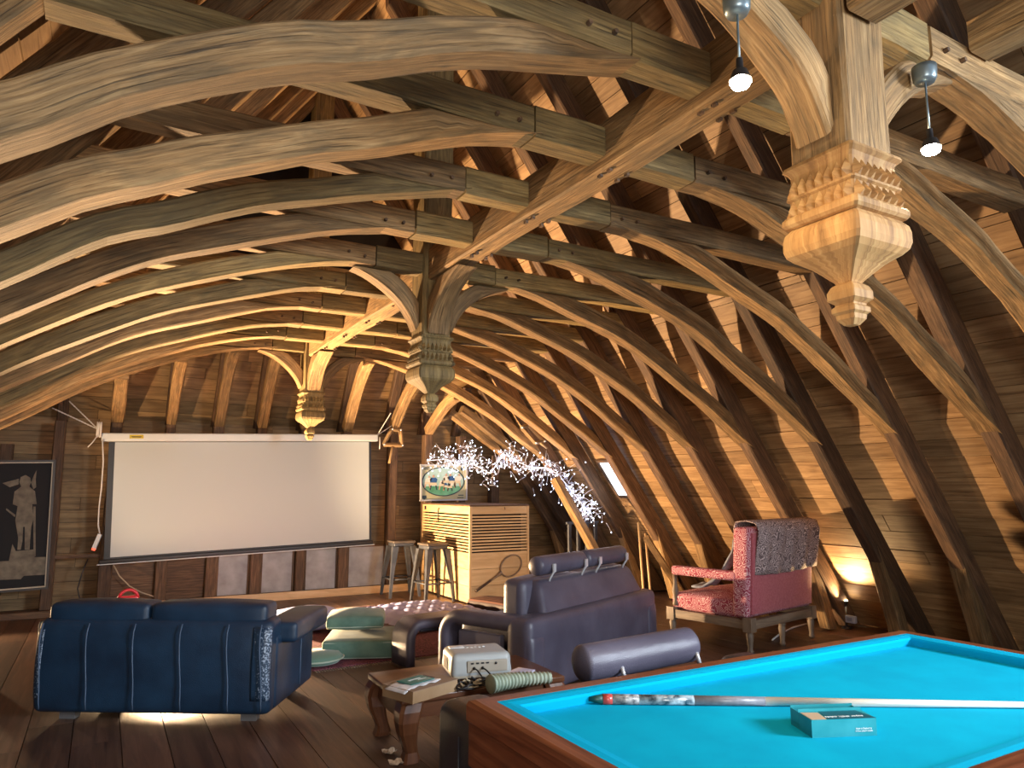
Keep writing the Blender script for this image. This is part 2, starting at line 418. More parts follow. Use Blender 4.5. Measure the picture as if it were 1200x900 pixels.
def lerp_profile(prof, n):
    """resample a polyline evenly, rounded a little"""
    pts = [Vector((a, b)) for a, b in prof]
    d = [0]
    for a, b in zip(pts, pts[1:]): d.append(d[-1] + (b - a).length)
    out = []
    for k in range(n + 1):
        t = d[-1] * k / n; i = 0
        while i < len(d) - 2 and d[i + 1] < t: i += 1
        f = (t - d[i]) / (d[i + 1] - d[i])
        p0, p1, p2, p3 = pts[max(i - 1, 0)], pts[i], pts[i + 1], pts[min(i + 2, len(pts) - 1)]
        out.append(0.5 * ((2 * p1) + (p2 - p0) * f + (2 * p0 - 5 * p1 + 4 * p2 - p3) * f * f + (3 * p1 - p0 - 3 * p2 + p3) * f ** 3))
    return out
def timber(rng, line_in, line_out, y0, y1, side=1, wob=.006, ch=.012):
    """planar timber in an r-z plane between two lines, hewn faces slightly uneven, arrises chamfered"""
    rs = []; n = len(line_in)
    ph = [rng.uniform(0, 6.28) for _ in range(6)]
    for i, (a, b) in enumerate(zip(line_in, line_out)):
        a = Vector(a); b = Vector(b); d = (b - a); L = d.length; d = d / L if L > 1e-6 else Vector((0, 1))
        f = min(1.0, L / .05); t = i / max(1, n - 1) * (n * .35)
        w1 = wob * (math.sin(t * 1.1 + ph[0]) + .6 * math.sin(t * 2.7 + ph[1]) + rng.uniform(-.4, .4))
        w2 = wob * (math.sin(t * .9 + ph[2]) + .6 * math.sin(t * 2.3 + ph[3]) + rng.uniform(-.4, .4))
        w3 = wob * .6 * math.sin(t * 1.7 + ph[4])
        c = min(ch, L * .3)
        ya, yb = y0 + w1, y1 + w2
        a2 = a + d * (w3 * f)
        q = [(a2, ya + c), (a2 + d * c, ya), (b - d * c, ya), (b, ya + c), (b, yb - c), (b - d * c, yb), (a2 + d * c, yb), (a2, yb - c)]
        ring = [(side * p.x, y, p.y) for p, y in q]
        if side < 0: ring.reverse()
        rs.append(ring)
    return rs
def under(z): return roof_r(z) - .075 - .19 / math.sin(ang)     # underside of the rafters
ORD = ['first', 'second', 'third', 'fourth', 'fifth', 'sixth', 'seventh', 'eighth', 'ninth', 'tenth', 'last']
peg_mesh = None
def peg(parent, loc, r=.011, l=.035):
    global peg_mesh
    if peg_mesh is None:
        b = MB(); b.lathe([(r * .8, -l / 2), (r, 0), (r * .9, l / 2)], 8, smooth=False); o = b.build('peg', OAKD, parent); peg_mesh = o.data
    else:
        o = bpy.data.objects.new('peg', peg_mesh); link(o, parent)
    o.location = loc; o.rotation_euler = (math.pi / 2, 0, 0); return o
for i, Y in FY.items():
    rng = random.Random(40 + i)
    where = {0: 'beside the nearest carved pendant', 5: 'at the middle carved pendant', 10: 'at the far carved pendant'}.get(i, '')
    t = empty('roof_truss', (XA, Y, 0), 0, 'arched oak roof truss, %s from the viewer%s' % (ORD[i], (', ' + where) if where else ', with pegged collar'), 'roof truss', 'arched oak roof trusses')
    th = rng.uniform(.14, .165)
    for side in (-1, 1):
        # rafter
        zs = [0.02 + (6.86 - .02) * k / 16 for k in range(17)]
        li = [(max(under(z) , .04), z - (.0 if under(z) > .04 else .0)) for z in zs]
        lo = [(max(roof_r(z) - .075, .05), z) for z in zs]
        li = [(a[0], a[1]) for a in li]
        m_ = MB(); m_.rings(timber(rng, li, lo, .01, th - .015, side, .006)); m_.build('rafter', OAKD if side > 0 else OAK, t)  # right rafters take the darker oak, their shade put into the colour
        # arch brace
        prof = LEFT.get(i, GEN) if side < 0 else GEN
        dr = rng.uniform(-.02, .02) if (side > 0 or i not in LEFT) else 0
        jit = .002 if prof is not GEN else .007
        ins = lerp_profile([(a + dr, b + rng.uniform(-jit, jit)) for a, b in prof], 30)
        outs = []
        dep = rng.uniform(.11, .135)
        for k, p in enumerate(ins):
            tg = (ins[min(k + 1, 30)] - ins[max(k - 1, 0)]).normalized(); nn = Vector((-tg.y, tg.x))
            if nn.y < 0: nn = -nn
            q = p + nn * dep
            # seated under the collar, then under the rafter
            if q.y > COLZ0 - .004: q = p + nn * max(.004, (COLZ0 - .004 - p.y) / max(nn.y, .2))
            lim = under(q.y) - .004
            if q.x > lim:
                s_ = 1.0
                while s_ > 0.02 and (p + nn * dep * s_).x > under((p + nn * dep * s_).y) - .004: s_ -= .04
                q = p + nn * dep * max(s_, .02)
            outs.append(q)
        m_ = MB(); m_.rings(timber(rng, ins, outs, 0, th, side, .007)); m_.build('arch_brace', OAKG if side < 0 and i in (3, 5, 6, 8) else OAK, t)
        # collar: long piece and the short block tenoned into the lengthwise plate
        e = under(COLZ1) - .012; e0 = under(COLZ0) - .006
        zz = rng.uniform(-.012, .012)
        li = [(.515 + (e0 - .515) * k / 10, COLZ0 + zz * k / 30) for k in range(11)]; lo = [(.515 + (e - .515) * k / 10, COLZ1 + .5 * zz - .012) for k in range(11)]
        m_ = MB(); m_.rings(timber(rng, li, lo, .0, th, side, .005)); m_.build('collar', OAK if rng.random() < .5 else OAKG, t)
        if i not in (0, 5, 10) or True:
            r0 = .095 if i not in (0, 5, 10) else .135
            li = [(r0 + (.505 - r0) * k / 4, COLZ0) for k in range(5)]; lo = [(a, COLZ1) for a, b in li]
            m_ = MB(); m_.rings(timber(rng, li, lo, .002, th - .002, side, .003)); m_.build('collar_block', OAKG, t)
        for q in (.60, .72):
            peg(t, (side * q, -.004, 3.16 + rng.uniform(-.015, .015)))
        # foot strut
        li = [(4.10, .93), (4.20, .62), (4.31, .30), (4.40, .02)]; lo = [(under(.62) - .006, .62), (under(.48) - .004, .48), (4.45, .28), (4.53, .02)]
        m_ = MB(); m_.rings(timber(rng, li, lo, .005, th - .01, side, .004)); m_.build('foot_strut', OAK, t)
# jack rafters of the right-hand corner, beyond the last truss
for k, Y in enumerate((9.36, 9.79)):
    rng = random.Random(300 + k)
    t = empty('jack_rafter', (XA, Y, 0), 0, ['slanting jack rafter with foot strut behind the bar, nearer one', 'slanting jack rafter with foot strut in the far right corner'][k], 'roof rafter', 'jack rafters of the right corner')
    zs = [.02 + (3.2 if k == 0 else 2.75) * q / 10 for q in range(11)]
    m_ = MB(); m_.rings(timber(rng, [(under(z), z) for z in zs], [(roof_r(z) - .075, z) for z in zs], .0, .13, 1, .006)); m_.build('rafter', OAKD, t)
    ins = lerp_profile([(2.3, 2.54), (2.5, 2.42), (2.95, 2.13), (3.42, 1.83)], 14); outs = []
    for q, p in enumerate(ins):
        v = p + Vector((.42, .9)) * .12
        while v.x > under(v.y) - .004 and (v - p).length > .01: v = p.lerp(v, .8)
        outs.append(v)
    m_ = MB(); m_.rings(timber(rng, ins, outs, .0, .13, 1, .005)); m_.build('arch_brace', OAK, t)
    li = [(4.10, .93), (4.20, .62), (4.31, .30), (4.40, .02)]; lo = [(under(.62) - .006, .62), (under(.48) - .004, .48), (4.45, .28), (4.53, .02)]
    m_ = MB(); m_.rings(timber(rng, li, lo, .005, .12, 1, .004)); m_.build('foot_strut', OAK, t)
# lengthwise plate under the collars, in bays between the pendants
def bar(name, mat, x0, x1, z0, z1, y0, y1, parent=None, wob=.008, seed=1, n=22, tilt=0):
    rng = random.Random(seed); rs = []; ph = [rng.uniform(0, 6) for _ in range(4)]
    for k in range(n + 1):
        y = y0 + (y1 - y0) * k / n; t = y * 2.2
        a, b = x0 + wob * math.sin(t + ph[0]), x1 + wob * math.sin(t * 1.3 + ph[1]); c, d = z0 + wob * math.sin(t * .8 + ph[2]) + tilt * k / n, z1 + tilt * k / n
        h = .012
        rs.append([(a + h, y, c), (b - h, y, c), (b, y, c + h), (b, y, d - h), (b - h, y, d), (a + h, y, d), (a, y, d - h), (a, y, c + h)])
    m_ = MB(); m_.rings(rs); return m_.build(name, mat, parent)
PY = [1.50, 5.12, 8.86]
pos = ['in the nearest bay, running out overhead', 'between the nearest and the middle carved pendant', 'between the middle and the far carved pendant']
ends = [(-1.6, PY[0] - .14), (PY[0] + .14, PY[1] - .14), (PY[1] + .14, PY[2] - .14)]
for k, (a, b) in enumerate(ends):
    o = bar('lengthwise_plate', OAK, XA - .085, XA + .085, 3.055, 3.31, a, b, None, .007, 7 + k)
    tag(o, 'long oak plate under the collars ' + pos[k], 'timber plate', 'lengthwise oak plates')
    for i, Y in FY.items():
        if a < Y < b:
            for dx in (-.05, .06):
                for dy in (.03, .11):
                    m_ = MB(); m_.box((XA + dx, Y + dy, 3.047), (.018, .026, .02)); m_.build('peg', OAKD, o)
o = bar('ridge_beam', OAKD, XA - .05, XA + .05, 6.70, 6.84, -1.6, 9.5, None, .004, 3)
tag(o, 'oak ridge piece at the very top of the roof', 'timber plate')
o = bar('side_plate', OAK, 2.93, 3.09, 3.20, 3.345, -1.2, 1.405, None, .006, 5)
tag(o, 'short grey oak side plate ending against the collar beside the hanging spotlight', 'timber plate')
# carved pendants
CAP = 2.60
PROF = [(.125, 2.62), (.138, 2.612), (.142, 2.60), (.128, 2.588), (.122, 2.575), (.122, 2.505), (.135, 2.500), (.135, 2.492), (.126, 2.486), (.126, 2.432), (.142, 2.426), (.150, 2.415), (.150, 2.398), (.142, 2.388), (.128, 2.384),
        (.132, 2.378), (.145, 2.362), (.150, 2.34), (.150, 2.305), (.143, 2.283), (.126, 2.265), (.104, 2.250), (.083, 2.234), (.063, 2.214), (.046, 2.195), (.034, 2.182), (.030, 2.176), (.044, 2.165), (.053, 2.145), (.053, 2.118), (.036, 2.104), (.036, 2.098), (.045, 2.09), (.045, 2.074), (.036, 2.066), (.034, 2.05), (.018, 2.03)]
def tooth_mesh():
    b = MB(); w, h, d = .0155, .034, .028
    b.add([(-w, 0, -h * .9), (w, 0, -h * .9), (w, 0, 0), (0, 0, h), (-w, 0, 0), (0, -d, -h * .35), (-w * .6, -d * .35, -h * 1.0), (w * .6, -d * .35, -h * 1.0)],
          [[5, 3, 4], [5, 2, 3], [5, 4, 0, 6], [5, 7, 1, 2], [5, 6, 7], [0, 1, 7, 6], [0, 4, 3, 2, 1]])
    return b
tooth = None
wherep = ['nearest carved oak pendant hanging low with pale and orange tooth rows', 'middle carved oak pendant with braced post above the seating', 'farthest carved oak pendant in front of the projection screen']
for k, Y in enumerate(PY):
    rng = random.Random(90 + k)
    t = empty('carved_pendant', (XA + (.02 if k == 0 else 0), Y, -.03 if k == 0 else 0), 0, wherep[k], 'pendant post', 'carved pendant posts')
    zt = 6.68
    rs = []
    for q in range(14):
        z = 2.62 + (zt - 2.62) * q / 13; w = .122 + rng.uniform(-.004, .004); c = .014
        rs.append([(-w + c, -w, z), (w - c, -w, z), (w, -w + c, z), (w, w - c, z), (w - c, w, z), (-w + c, w, z), (-w, w - c, z), (-w, -w + c, z)])
    m_ = MB(); m_.rings(rs); m_.build('post', OAK if k == 0 else OAKG, t)
    rs = []
    for w, z in PROF:
        c = w * .06
        rs.append([(-w + c, -w, z), (w - c, -w, z), (w, -w + c, z), (w, w - c, z), (w - c, w, z), (-w + c, w, z), (-w, w - c, z), (-w, -w + c, z)])
    rs.reverse()
    hi = [r for r in rs if r[0][2] >= 2.384]; mid_ = [r for r in rs if 2.176 <= r[0][2] <= 2.384]; lo_ = [r for r in rs if r[0][2] <= 2.176]
    pm = OAKP if k == 0 else OAKG
    for nm, part_ in (('carved_capital', hi), ('carved_bulb', mid_), ('finial', lo_)):
        m_ = MB(); m_.rings(part_); cap = m_.build(nm, pm, t)
        if nm == 'carved_capital': cpt = cap
    for zrow, w in ((2.532, .122), (2.456, .126)):
        for s4 in range(4):
            for q in range(7):
                p = Vector((-w + .0185 + q * (2 * w - .037) / 6, -w, zrow)); p = Matrix.Rotation(s4 * math.pi / 2, 3, 'Z') @ p
                if tooth is None:
                    o = tooth_mesh().build('carved_tooth', OAKP, cpt); tooth = o.data
                    tooth_g = tooth.copy(); tooth_g.materials[0] = OAKG
                else:
                    o = bpy.data.objects.new('carved_tooth', tooth if k == 0 else tooth_g); link(o, cpt)
                o.location = p; o.rotation_euler = (0, 0, s4 * math.pi / 2)
    # curved braces to the collars, and to the lengthwise plate on the viewer's side
    def arcb(r0, z0, r1, z1, d, n=12):
        li, lo = [], []
        for q in range(n + 1):
            f = q / n; a = f * math.pi / 2
            r = r0 + (r1 - r0) * (.62 * (1 - math.cos(a)) + .38 * f); z = z0 + (z1 - z0) * (.62 * math.sin(a) + .38 * f)
            li.append((r, z))
        for q, p in enumerate(li):
            p0, p1 = Vector(li[max(q - 1, 0)]), Vector(li[min(q + 1, n)]); tg = (p1 - p0).normalized(); nn = Vector((-tg.y, tg.x))
            v = Vector(p) + nn * d
            v.x = max(v.x, .124); v.y = min(v.y, COLZ0 - .004); lo.append(tuple(v))
        return li, lo
    for side in (-1, 1):
        li, lo = arcb(.15, 2.66, .66, 3.085, .13)
        m_ = MB(); m_.rings(timber(rng, li, lo, -.07, .07, side, .004)); m_.build('curved_brace', OAK, t)
    if k > 0:
        li, lo = arcb(.15, 2.63, .66, 3.03, .15)
        lo = [(a, min(b, 3.035)) for a, b in lo]
        rs = timber(rng, li, lo, -.085, .085, 1, .004)
        rs = [[(y, -r, z) for r, y, z in ring] for ring in rs]
        m_ = MB(); m_.rings([list(reversed(r)) for r in rs]); m_.build('curved_brace', OAK, t)
# hip end half-trusses
HX = [-0.98, -0.48, 0.10, 0.70, 1.27, 1.81, 2.38, 2.97, 3.66, 4.22, 4.78, 5.35]
import bisect
def gen(r):
    r = abs(r)
    for (a, b), (c, d) in zip(GEN, GEN[1:]):
        if a <= r <= c: return b + (d - b) * (r - a) / (c - a)
    return GEN[0][1] if r < GEN[0][0] else GEN[-1][1]
hl = ['leftmost, behind the dark knight picture', 'just left of the screen, behind the dark picture frame', 'at the left end of the screen', 'second behind the screen from its left end', 'third behind the screen from its left end', 'left of the middle of the screen', 'right behind the far carved pendant', 'near the right end of the screen', 'just right of the screen', 'beside the rugby poster above the bar', 'behind the bar, right of the rugby poster', 'in the corner right of the bar']
for k, X in enumerate(HX):
    rng = random.Random(200 + k); top = gen(X - XA) - .005
    t = empty('hip_stud', (X, 0, 0), 0, 'oak half-frame of the end wall, ' + hl[k], 'wall frame', 'oak half-frames of the end wall')
    w = rng.uniform(.12, .145); z1 = min(2.24, roof_r(0) * 10)
    pt = 2.24 if abs(X - XA) < 2.9 else 1.95
    def vbeam(name, mat, pts_in, pts_out):
        rs = timber(rng, pts_in, pts_out, -w / 2, w / 2, 1, .005)
        rs = [[(y, r, z) for r, y, z in ring] for ring in rs]
        m_ = MB(); m_.rings([list(reversed(r)) for r in rs]); return m_.build(name, mat, t)
    zs = [.075 + (pt - .075) * q / 8 for q in range(9)]
    vbeam('post', OAKD, [(9.94, z) for z in zs], [(10.09, z) for z in zs])
    if abs(X - XA) < 2.9:
        if top > 2.35:
            n = 10; li, lo = [], []
            for q in range(n + 1):
                f = q / n
                y = 9.945 - (9.945 - 8.93) * (f ** .9); z = pt + .005 + (top - pt - .005) * (math.sin(f * math.pi / 2) ** .9)
                li.append((y, z))
            for q, p in enumerate(li):
                p0, p1 = Vector(li[max(q - 1, 0)]), Vector(li[min(q + 1, n)]); tg = (p1 - p0).normalized(); nn = Vector((tg.y, -tg.x)); nn = nn if nn.y > 0 else -nn
                v = Vector(p) + nn * .13; v.x = max(v.x, 8.93); lo.append(tuple(v))
            vbeam('curved_brace', OAK, li, lo)
        zs = [2.26 + (3.45 - 2.26) * q / 5 for q in range(6)]
        zs = [z for z in zs if roof_r(z) - .2 > abs(X - XA)]
        if len(zs) > 2:
            vbeam('rafter', OAKD, [(hip_y(z) - .13, z) for z in zs], [(hip_y(z) + .005, z) for z in zs])
b = MB(); b.box((2.2, 10.0, .035), (7.4, .24, .07)); tag(b.build('baseboard_back', OAKD), kind='structure')
b = MB(); b.box((2.6, 9.868, .05), (4.6, .022, .10)); tag(b.build('trim_1', PINE), kind='structure')
# infill between the posts below the screen
GREYP = plain('grey_panel', (0.30, 0.29, 0.28), 0.55, col2=(0.46, 0.46, 0.46), scale=5)
for k, (a, c, mt) in enumerate([(0.17, .63, OAKD), (.77, 1.2, OAKD), (1.34, 1.74, GREYP), (1.88, 2.31, GREYP), (2.45, 2.90, GREYP), (3.04, 3.59, GREYP)]):
    b = MB(); b.box(((a + c) / 2, 10.02, .36), (c - a, .025, .58))
    o = b.build('infill_panel', mt)
    tag(o, ['dark board panel low between the posts under the left end of the screen', 'dark board panel second from the left under the screen', 'grey panel low between the posts, leftmost of the grey ones', 'grey panel low on the end wall, second of the grey ones', 'grey panel low on the end wall, third of the grey ones', 'grey panel low on the end wall nearest the bar stools'][k], 'panel', 'infill panels under the screen')
    if mt is GREYP:
        f = MB()
        for q in (a + .012, c - .012): f.box((q, 10.004, .36), (.024, .012, .58), axis=2)
        for q in (.08, .64): f.box(((a + c) / 2, 10.004, q), (c - a, .012, .024))
        f.build('panel_frame', OAKD, o)
b = MB(); b.box((-.2, 9.96, .66), (.5, .03, .04)); tag(b.build('trim_2', OAKD), kind='structure')
# ------------------------------------------------------------------ leather seats
BLUE = leather('navy_leather', (0.006, 0.020, 0.046), (0.012, 0.040, 0.085), 0.42)
SEAM = plain('pale_seam', (0.055, 0.09, 0.15), 0.6)
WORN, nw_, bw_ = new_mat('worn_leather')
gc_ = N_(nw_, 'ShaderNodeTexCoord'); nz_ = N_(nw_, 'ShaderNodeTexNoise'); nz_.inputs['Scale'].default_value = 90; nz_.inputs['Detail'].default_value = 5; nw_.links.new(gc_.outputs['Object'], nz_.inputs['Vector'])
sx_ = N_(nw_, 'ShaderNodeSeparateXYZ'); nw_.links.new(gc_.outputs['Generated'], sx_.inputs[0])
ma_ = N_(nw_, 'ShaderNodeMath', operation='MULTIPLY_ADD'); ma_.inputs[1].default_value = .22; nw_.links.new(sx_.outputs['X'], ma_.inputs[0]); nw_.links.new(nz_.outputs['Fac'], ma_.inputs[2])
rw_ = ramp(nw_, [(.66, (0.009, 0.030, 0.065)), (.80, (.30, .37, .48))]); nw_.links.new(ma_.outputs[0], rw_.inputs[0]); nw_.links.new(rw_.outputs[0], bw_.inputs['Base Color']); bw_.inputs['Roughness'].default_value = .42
STEELD = plain('dull_steel', (.20, .20, .21), .4, .5)
CHROME = plain('chrome', (0.62, 0.64, 0.68), 0.22, 0.35)
def sofa_frame(origin, u):
    a = math.atan2(u[1], u[0]); return origin, a
# navy sofa seen from behind
a = math.atan2(-.80, 1.29)
t = empty('sofa', (-0.30, 5.61, 0), a, 'navy blue leather sofa seen from behind, pale seams down its back', 'sofa')
Ln = 1.52
def bow(p): return Vector((p.x, p.y - .03 * (1 - (p.z / .3) ** 2), p.z)) if p.y < 0 else p
m_ = MB(); m_.rbox((Ln / 2, .11, .335), (Ln, .20, .58), .05, fn=bow); bk = m_.build('back_panel', BLUE, t)
for q in (.06, .36, .66, .96, 1.26, Ln - .05):
    m_ = MB(); m_.tube([(q + .012 * math.sin(z * 9), -.0215 - .015 * (1 - ((z - .345) / .3) ** 2) - (.0 if .12 < z < .58 else -.012), z) for z in [.08 + .52 * k / 10 for k in range(11)]], .0045, 6); m_.build('seam', SEAM, bk)
for q, w in ((.04, .66), (.71, .76)):
    m_ = MB(); m_.rbox((q + w / 2, .14, .640), (w, .21, .15), .055, puff=(0, .01, .018)); m_.build('head_cushion', BLUE, t)
for q in (0.16, .78):
    m_ = MB(); m_.rbox((q + .30, .52, .34), (.60, .62, .2), .06, puff=(0, 0, .03)); m_.build('seat_cushion', BLUE, t)
m_ = MB(); m_.rbox((Ln / 2, .50, .17), (Ln - .06, .70, .22), .03); m_.build('base', BLUE, t)
for s_, q in ((-1, .06), (1, Ln - .06)):
    m_ = MB(); m_.rbox((q, .46, .29), (.14, .76, .46), .05); arm = m_.build('arm', BLUE, t)
    m_ = MB(); m_.rbox((q + s_ * .045, .50, .52), (.25, .70, .13), .06, puff=(0, 0, .012)); m_.build('arm_pad', BLUE, arm)
    m_ = MB(); m_.tube([(q + s_ * .072, .55, z) for z in (.10, .25, .44)], .004, 6); m_.build('seam', SEAM, arm)
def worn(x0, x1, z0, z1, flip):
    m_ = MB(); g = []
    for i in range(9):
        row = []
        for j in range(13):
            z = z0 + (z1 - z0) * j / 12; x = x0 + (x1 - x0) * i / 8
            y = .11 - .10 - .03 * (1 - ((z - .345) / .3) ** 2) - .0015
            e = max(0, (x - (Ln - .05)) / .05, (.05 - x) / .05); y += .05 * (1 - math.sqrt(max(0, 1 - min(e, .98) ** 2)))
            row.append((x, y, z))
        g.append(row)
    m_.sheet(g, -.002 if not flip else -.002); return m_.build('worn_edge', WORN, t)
worn(Ln - .115, Ln - .004, .14, .58, 0); worn(.004, .06, .14, .56, 1)
for q, v in ((.2, .10), (Ln - .15, .10), (.2, .74), (Ln - .15, .74)):
    m_ = MB(); m_.box((q, v, .033), (.10, .06, .066)); m_.build('foot', STEELD, t)
# red handle of a tool standing behind the sofa's back
RED = plain('red_plastic', (0.62, 0.02, 0.03), 0.35, emit=None)
m_ = MB(); c = at(150, 703, Y=5.62)
m_.tube([(c.x - .06 + .12 * k / 10, 5.60, .715 + .055 * math.sin(math.pi * k / 10) ** .5) for k in range(11)], .010, 8)
o = m_.build('red_handle', RED); tag(o, 'small red plastic hoop handle sticking up behind the left head cushion of the navy sofa', 'handle')
m_ = MB(); m_.rbox((c.x, 5.605, .62), (.12, .05, .22), .02); m_.build('lamp_body', RED, o)

GREY = leather('plum_grey_leather', (0.062, 0.058, 0.088), (0.095, 0.090, 0.130), 0.36)
GREYD = leather('dark_grey_leather', (0.018, 0.02, 0.03), (0.03, 0.034, 0.05), 0.4)
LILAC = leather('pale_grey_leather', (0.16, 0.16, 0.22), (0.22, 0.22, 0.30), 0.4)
def slab_path(m_, pts, w, th, y0=0):
    """rounded flat band along a path in the local v-z plane, width along u"""
    P = [Vector(p) for p in pts]; rs = []
    for i, p in enumerate(P):
        t_ = (P[min(i + 1, len(P) - 1)] - P[max(i - 1, 0)]).normalized(); n_ = Vector((-t_.y, t_.x))
        ring = []
        r = min(th, w) * .42
        for cx, cy, a0 in ((w / 2 - r, th / 2 - r, 0), (-w / 2 + r, th / 2 - r, 90), (-w / 2 + r, -th / 2 + r, 180), (w / 2 - r, -th / 2 + r, 270)):
            for k in range(4):
                an = math.radians(a0 + 30 * k); x_, y_ = cx + r * math.cos(an), cy + r * math.sin(an)
                ring.append((y0 + x_, p.x + n_.x * y_, p.y + n_.y * y_))
        rs.append(ring)
    return m_.rings(rs, smooth=True)
def loop_path(v0, v1, h, r, n=6, z0=0.02):
    pts = [(v1, z0), (v1, (h - r) * .5), (v1, h - r)]
    for k in range(1, n + 1):
        an = math.pi / 2 * k / n; pts.append((v1 - r + r * math.cos(an), h - r + r * math.sin(an)))
    pts.append(((v0 + v1) / 2, h))
    for k in range(0, n + 1):
        an = math.pi / 2 * k / n; pts.append((v0 + r - r * math.sin(an), h - r + r * math.cos(an)))
    pts += [(v0, (h - r) * .5), (v0, z0)]
    return pts
a = math.atan2(.79, 1.81)
t = empty('sofa', (2.62, 4.33, 0), a, 'plum grey leather sofa turned towards the screen, bolster headrests on chrome brackets', 'sofa')
LG = 1.97
m_ = MB(); m_.rbox((LG / 2, .13, .285), (LG, .22, .53), .07, puff=(0, .01, 0)); m_.build('back_panel', GREY, t)
for q in (.10, LG - .10):
    m_ = MB(); slab_path(m_, loop_path(.06, .84, .50, .14), .19, .105, q); arm = m_.build('arm', GREY, t)
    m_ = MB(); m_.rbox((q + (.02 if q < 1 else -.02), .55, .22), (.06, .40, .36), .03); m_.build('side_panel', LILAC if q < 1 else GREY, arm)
m_ = MB(); m_.rbox((LG / 2, .50, .17), (LG - .3, .62, .24), .04); m_.build('base', GREYD, t)
for q in (.22, 1.0):
    m_ = MB(); m_.rbox((q + .375, .55, .36), (.75, .58, .17), .06, puff=(0, 0, .03)); m_.build('seat_cushion', GREY, t)
def slope_(p): return Vector((p.x * (1 - .10 * (p.z + .12) / .24), p.y + .10 * (p.z + .12) / .24, p.z))
m_ = MB(); m_.rbox((LG / 2 + .10, .19, .63), (1.60, .20, .27), .06, fn=slope_); m_.build('back_cushion', GREY, t)
for q in (.24, 1.04):
    m_ = MB(); m_.rbox((q + .39, .36, .60), (.76, .20, .34), .08, puff=(0, .03, .02)); m_.build('inner_cushion', GREY, t)
def bolster(mb, p0, p1, r, dome=.35):
    p0, p1 = Vector(p0), Vector(p1); d = (p1 - p0).normalized()
    pts, rad = [], []
    for k in range(5):
        an = math.pi / 2 * k / 5; pts.append(p0 + d * (r * dome) * (1 - math.cos(math.pi / 2 - an) if False else (1 - math.cos(math.pi / 2 - (math.pi / 2 - an))))); rad.append(max(r * math.sin(an), .004))
    pts.append(p0 + d * r * dome); rad.append(r)
    q = [p1 - (p - p0) for p in pts]; rq = list(rad)
    return mb.tube(pts + [p0 + (p1 - p0) * .5] + q[::-1], rad + [r] + rq[::-1], 20)
def dome_bolster(mb, p0, p1, r):
    p0, p1 = Vector(p0), Vector(p1); d = (p1 - p0).normalized(); pts, rad = [], []
    for k in range(7):
        an = math.pi / 2 * k / 6; pts.append(p0 + d * r * .45 * (1 - math.cos(an))); rad.append(max(r * math.sin(an), .003))
    mid = [p0.lerp(p1, f) for f in (.2, .5, .8)]
    end = [(p1 - d * r * .45 * (1 - math.cos(math.pi / 2 * k / 6)), max(r * math.sin(math.pi / 2 * k / 6), .003)) for k in range(6, -1, -1)]
    return mb.tube(pts + mid + [e[0] for e in end], rad + [r] * 3 + [e[1] for e in end], 22)
for q0, q1 in ((.38, 1.06), (1.08, 1.76)):
    m_ = MB(); dome_bolster(m_, (q0, .25, .865), (q1, .25, .865), .072); hd = m_.build('headrest', GREY, t)
    for q in (q0 + .14, q1 - .07):
        m_ = MB(); m_.tube([(q, .175, .865), (q, .165, .82), (q, .20, .77), (q, .21, .74)], .009, 6); m_.box((q, .16, .85), (.035, .012, .06)); m_.build('bracket', CHROME, hd)
# arched footstool of the same leather
t = empty('footstool', (2.22, 5.62, 0), .12, 'small plum grey leather footstool with an arched frame, beside the green cushions', 'footstool')
m_ = MB(); rs_pts = loop_path(.05, .62, .34, .11)
slab = MB(); slab_path(slab, rs_pts, .30, .085, 0)
slab.v = [(y, -x + .15, z) for x, y, z in slab.v]
slab.build('arched_frame', GREY, t)
m_ = MB(); m_.rbox((.33, .15, .30), (.38, .24, .05), .02); m_.build('seat_pad', GREYD, t)
# dark leather sofa with its back to the billiard table
t = empty('sofa', (1.36, 2.24, 0), 0, 'dark leather sofa half hidden by the billiard table, one bolster laid along its back', 'sofa')
m_ = MB(); m_.rbox((.14, .44, .27), (.26, .86, .50), .07); arm = m_.build('arm', GREYD, t)
m_ = MB(); m_.tube([(.008, .62, z) for z in (.05, .2, .42)], .004, 6); m_.build('seam', GREYD, arm)
m_ = MB(); m_.rbox((1.86, .44, .27), (.26, .86, .50), .07); m_.build('arm', GREYD, t)
m_ = MB(); m_.rbox((1.0, .13, .36), (1.46, .24, .66), .08); m_.build('back_panel', GREYD, t)
m_ = MB(); m_.rbox((1.0, .52, .22), (1.46, .64, .36), .08); m_.build('seat_cushion', GREYD, t)
b0 = at(676, 779, Z=.755); b1 = at(812, 754, Z=.775)
m_ = MB(); dome_bolster(m_, b0, b1, .073)
o = m_.build('bolster', GREY); tag(o, 'loose plum grey leather bolster lying on the sofa back along the blue billiard cloth', 'cushion')
for p_ in (.28, .93):
    q = b0.lerp(b1, p_); m_ = MB(); m_.tube([(q.x, q.y - .066, q.z - .02), (q.x, q.y - .082, q.z - .06)], .009, 6); m_.build('bracket', CHROME, o)
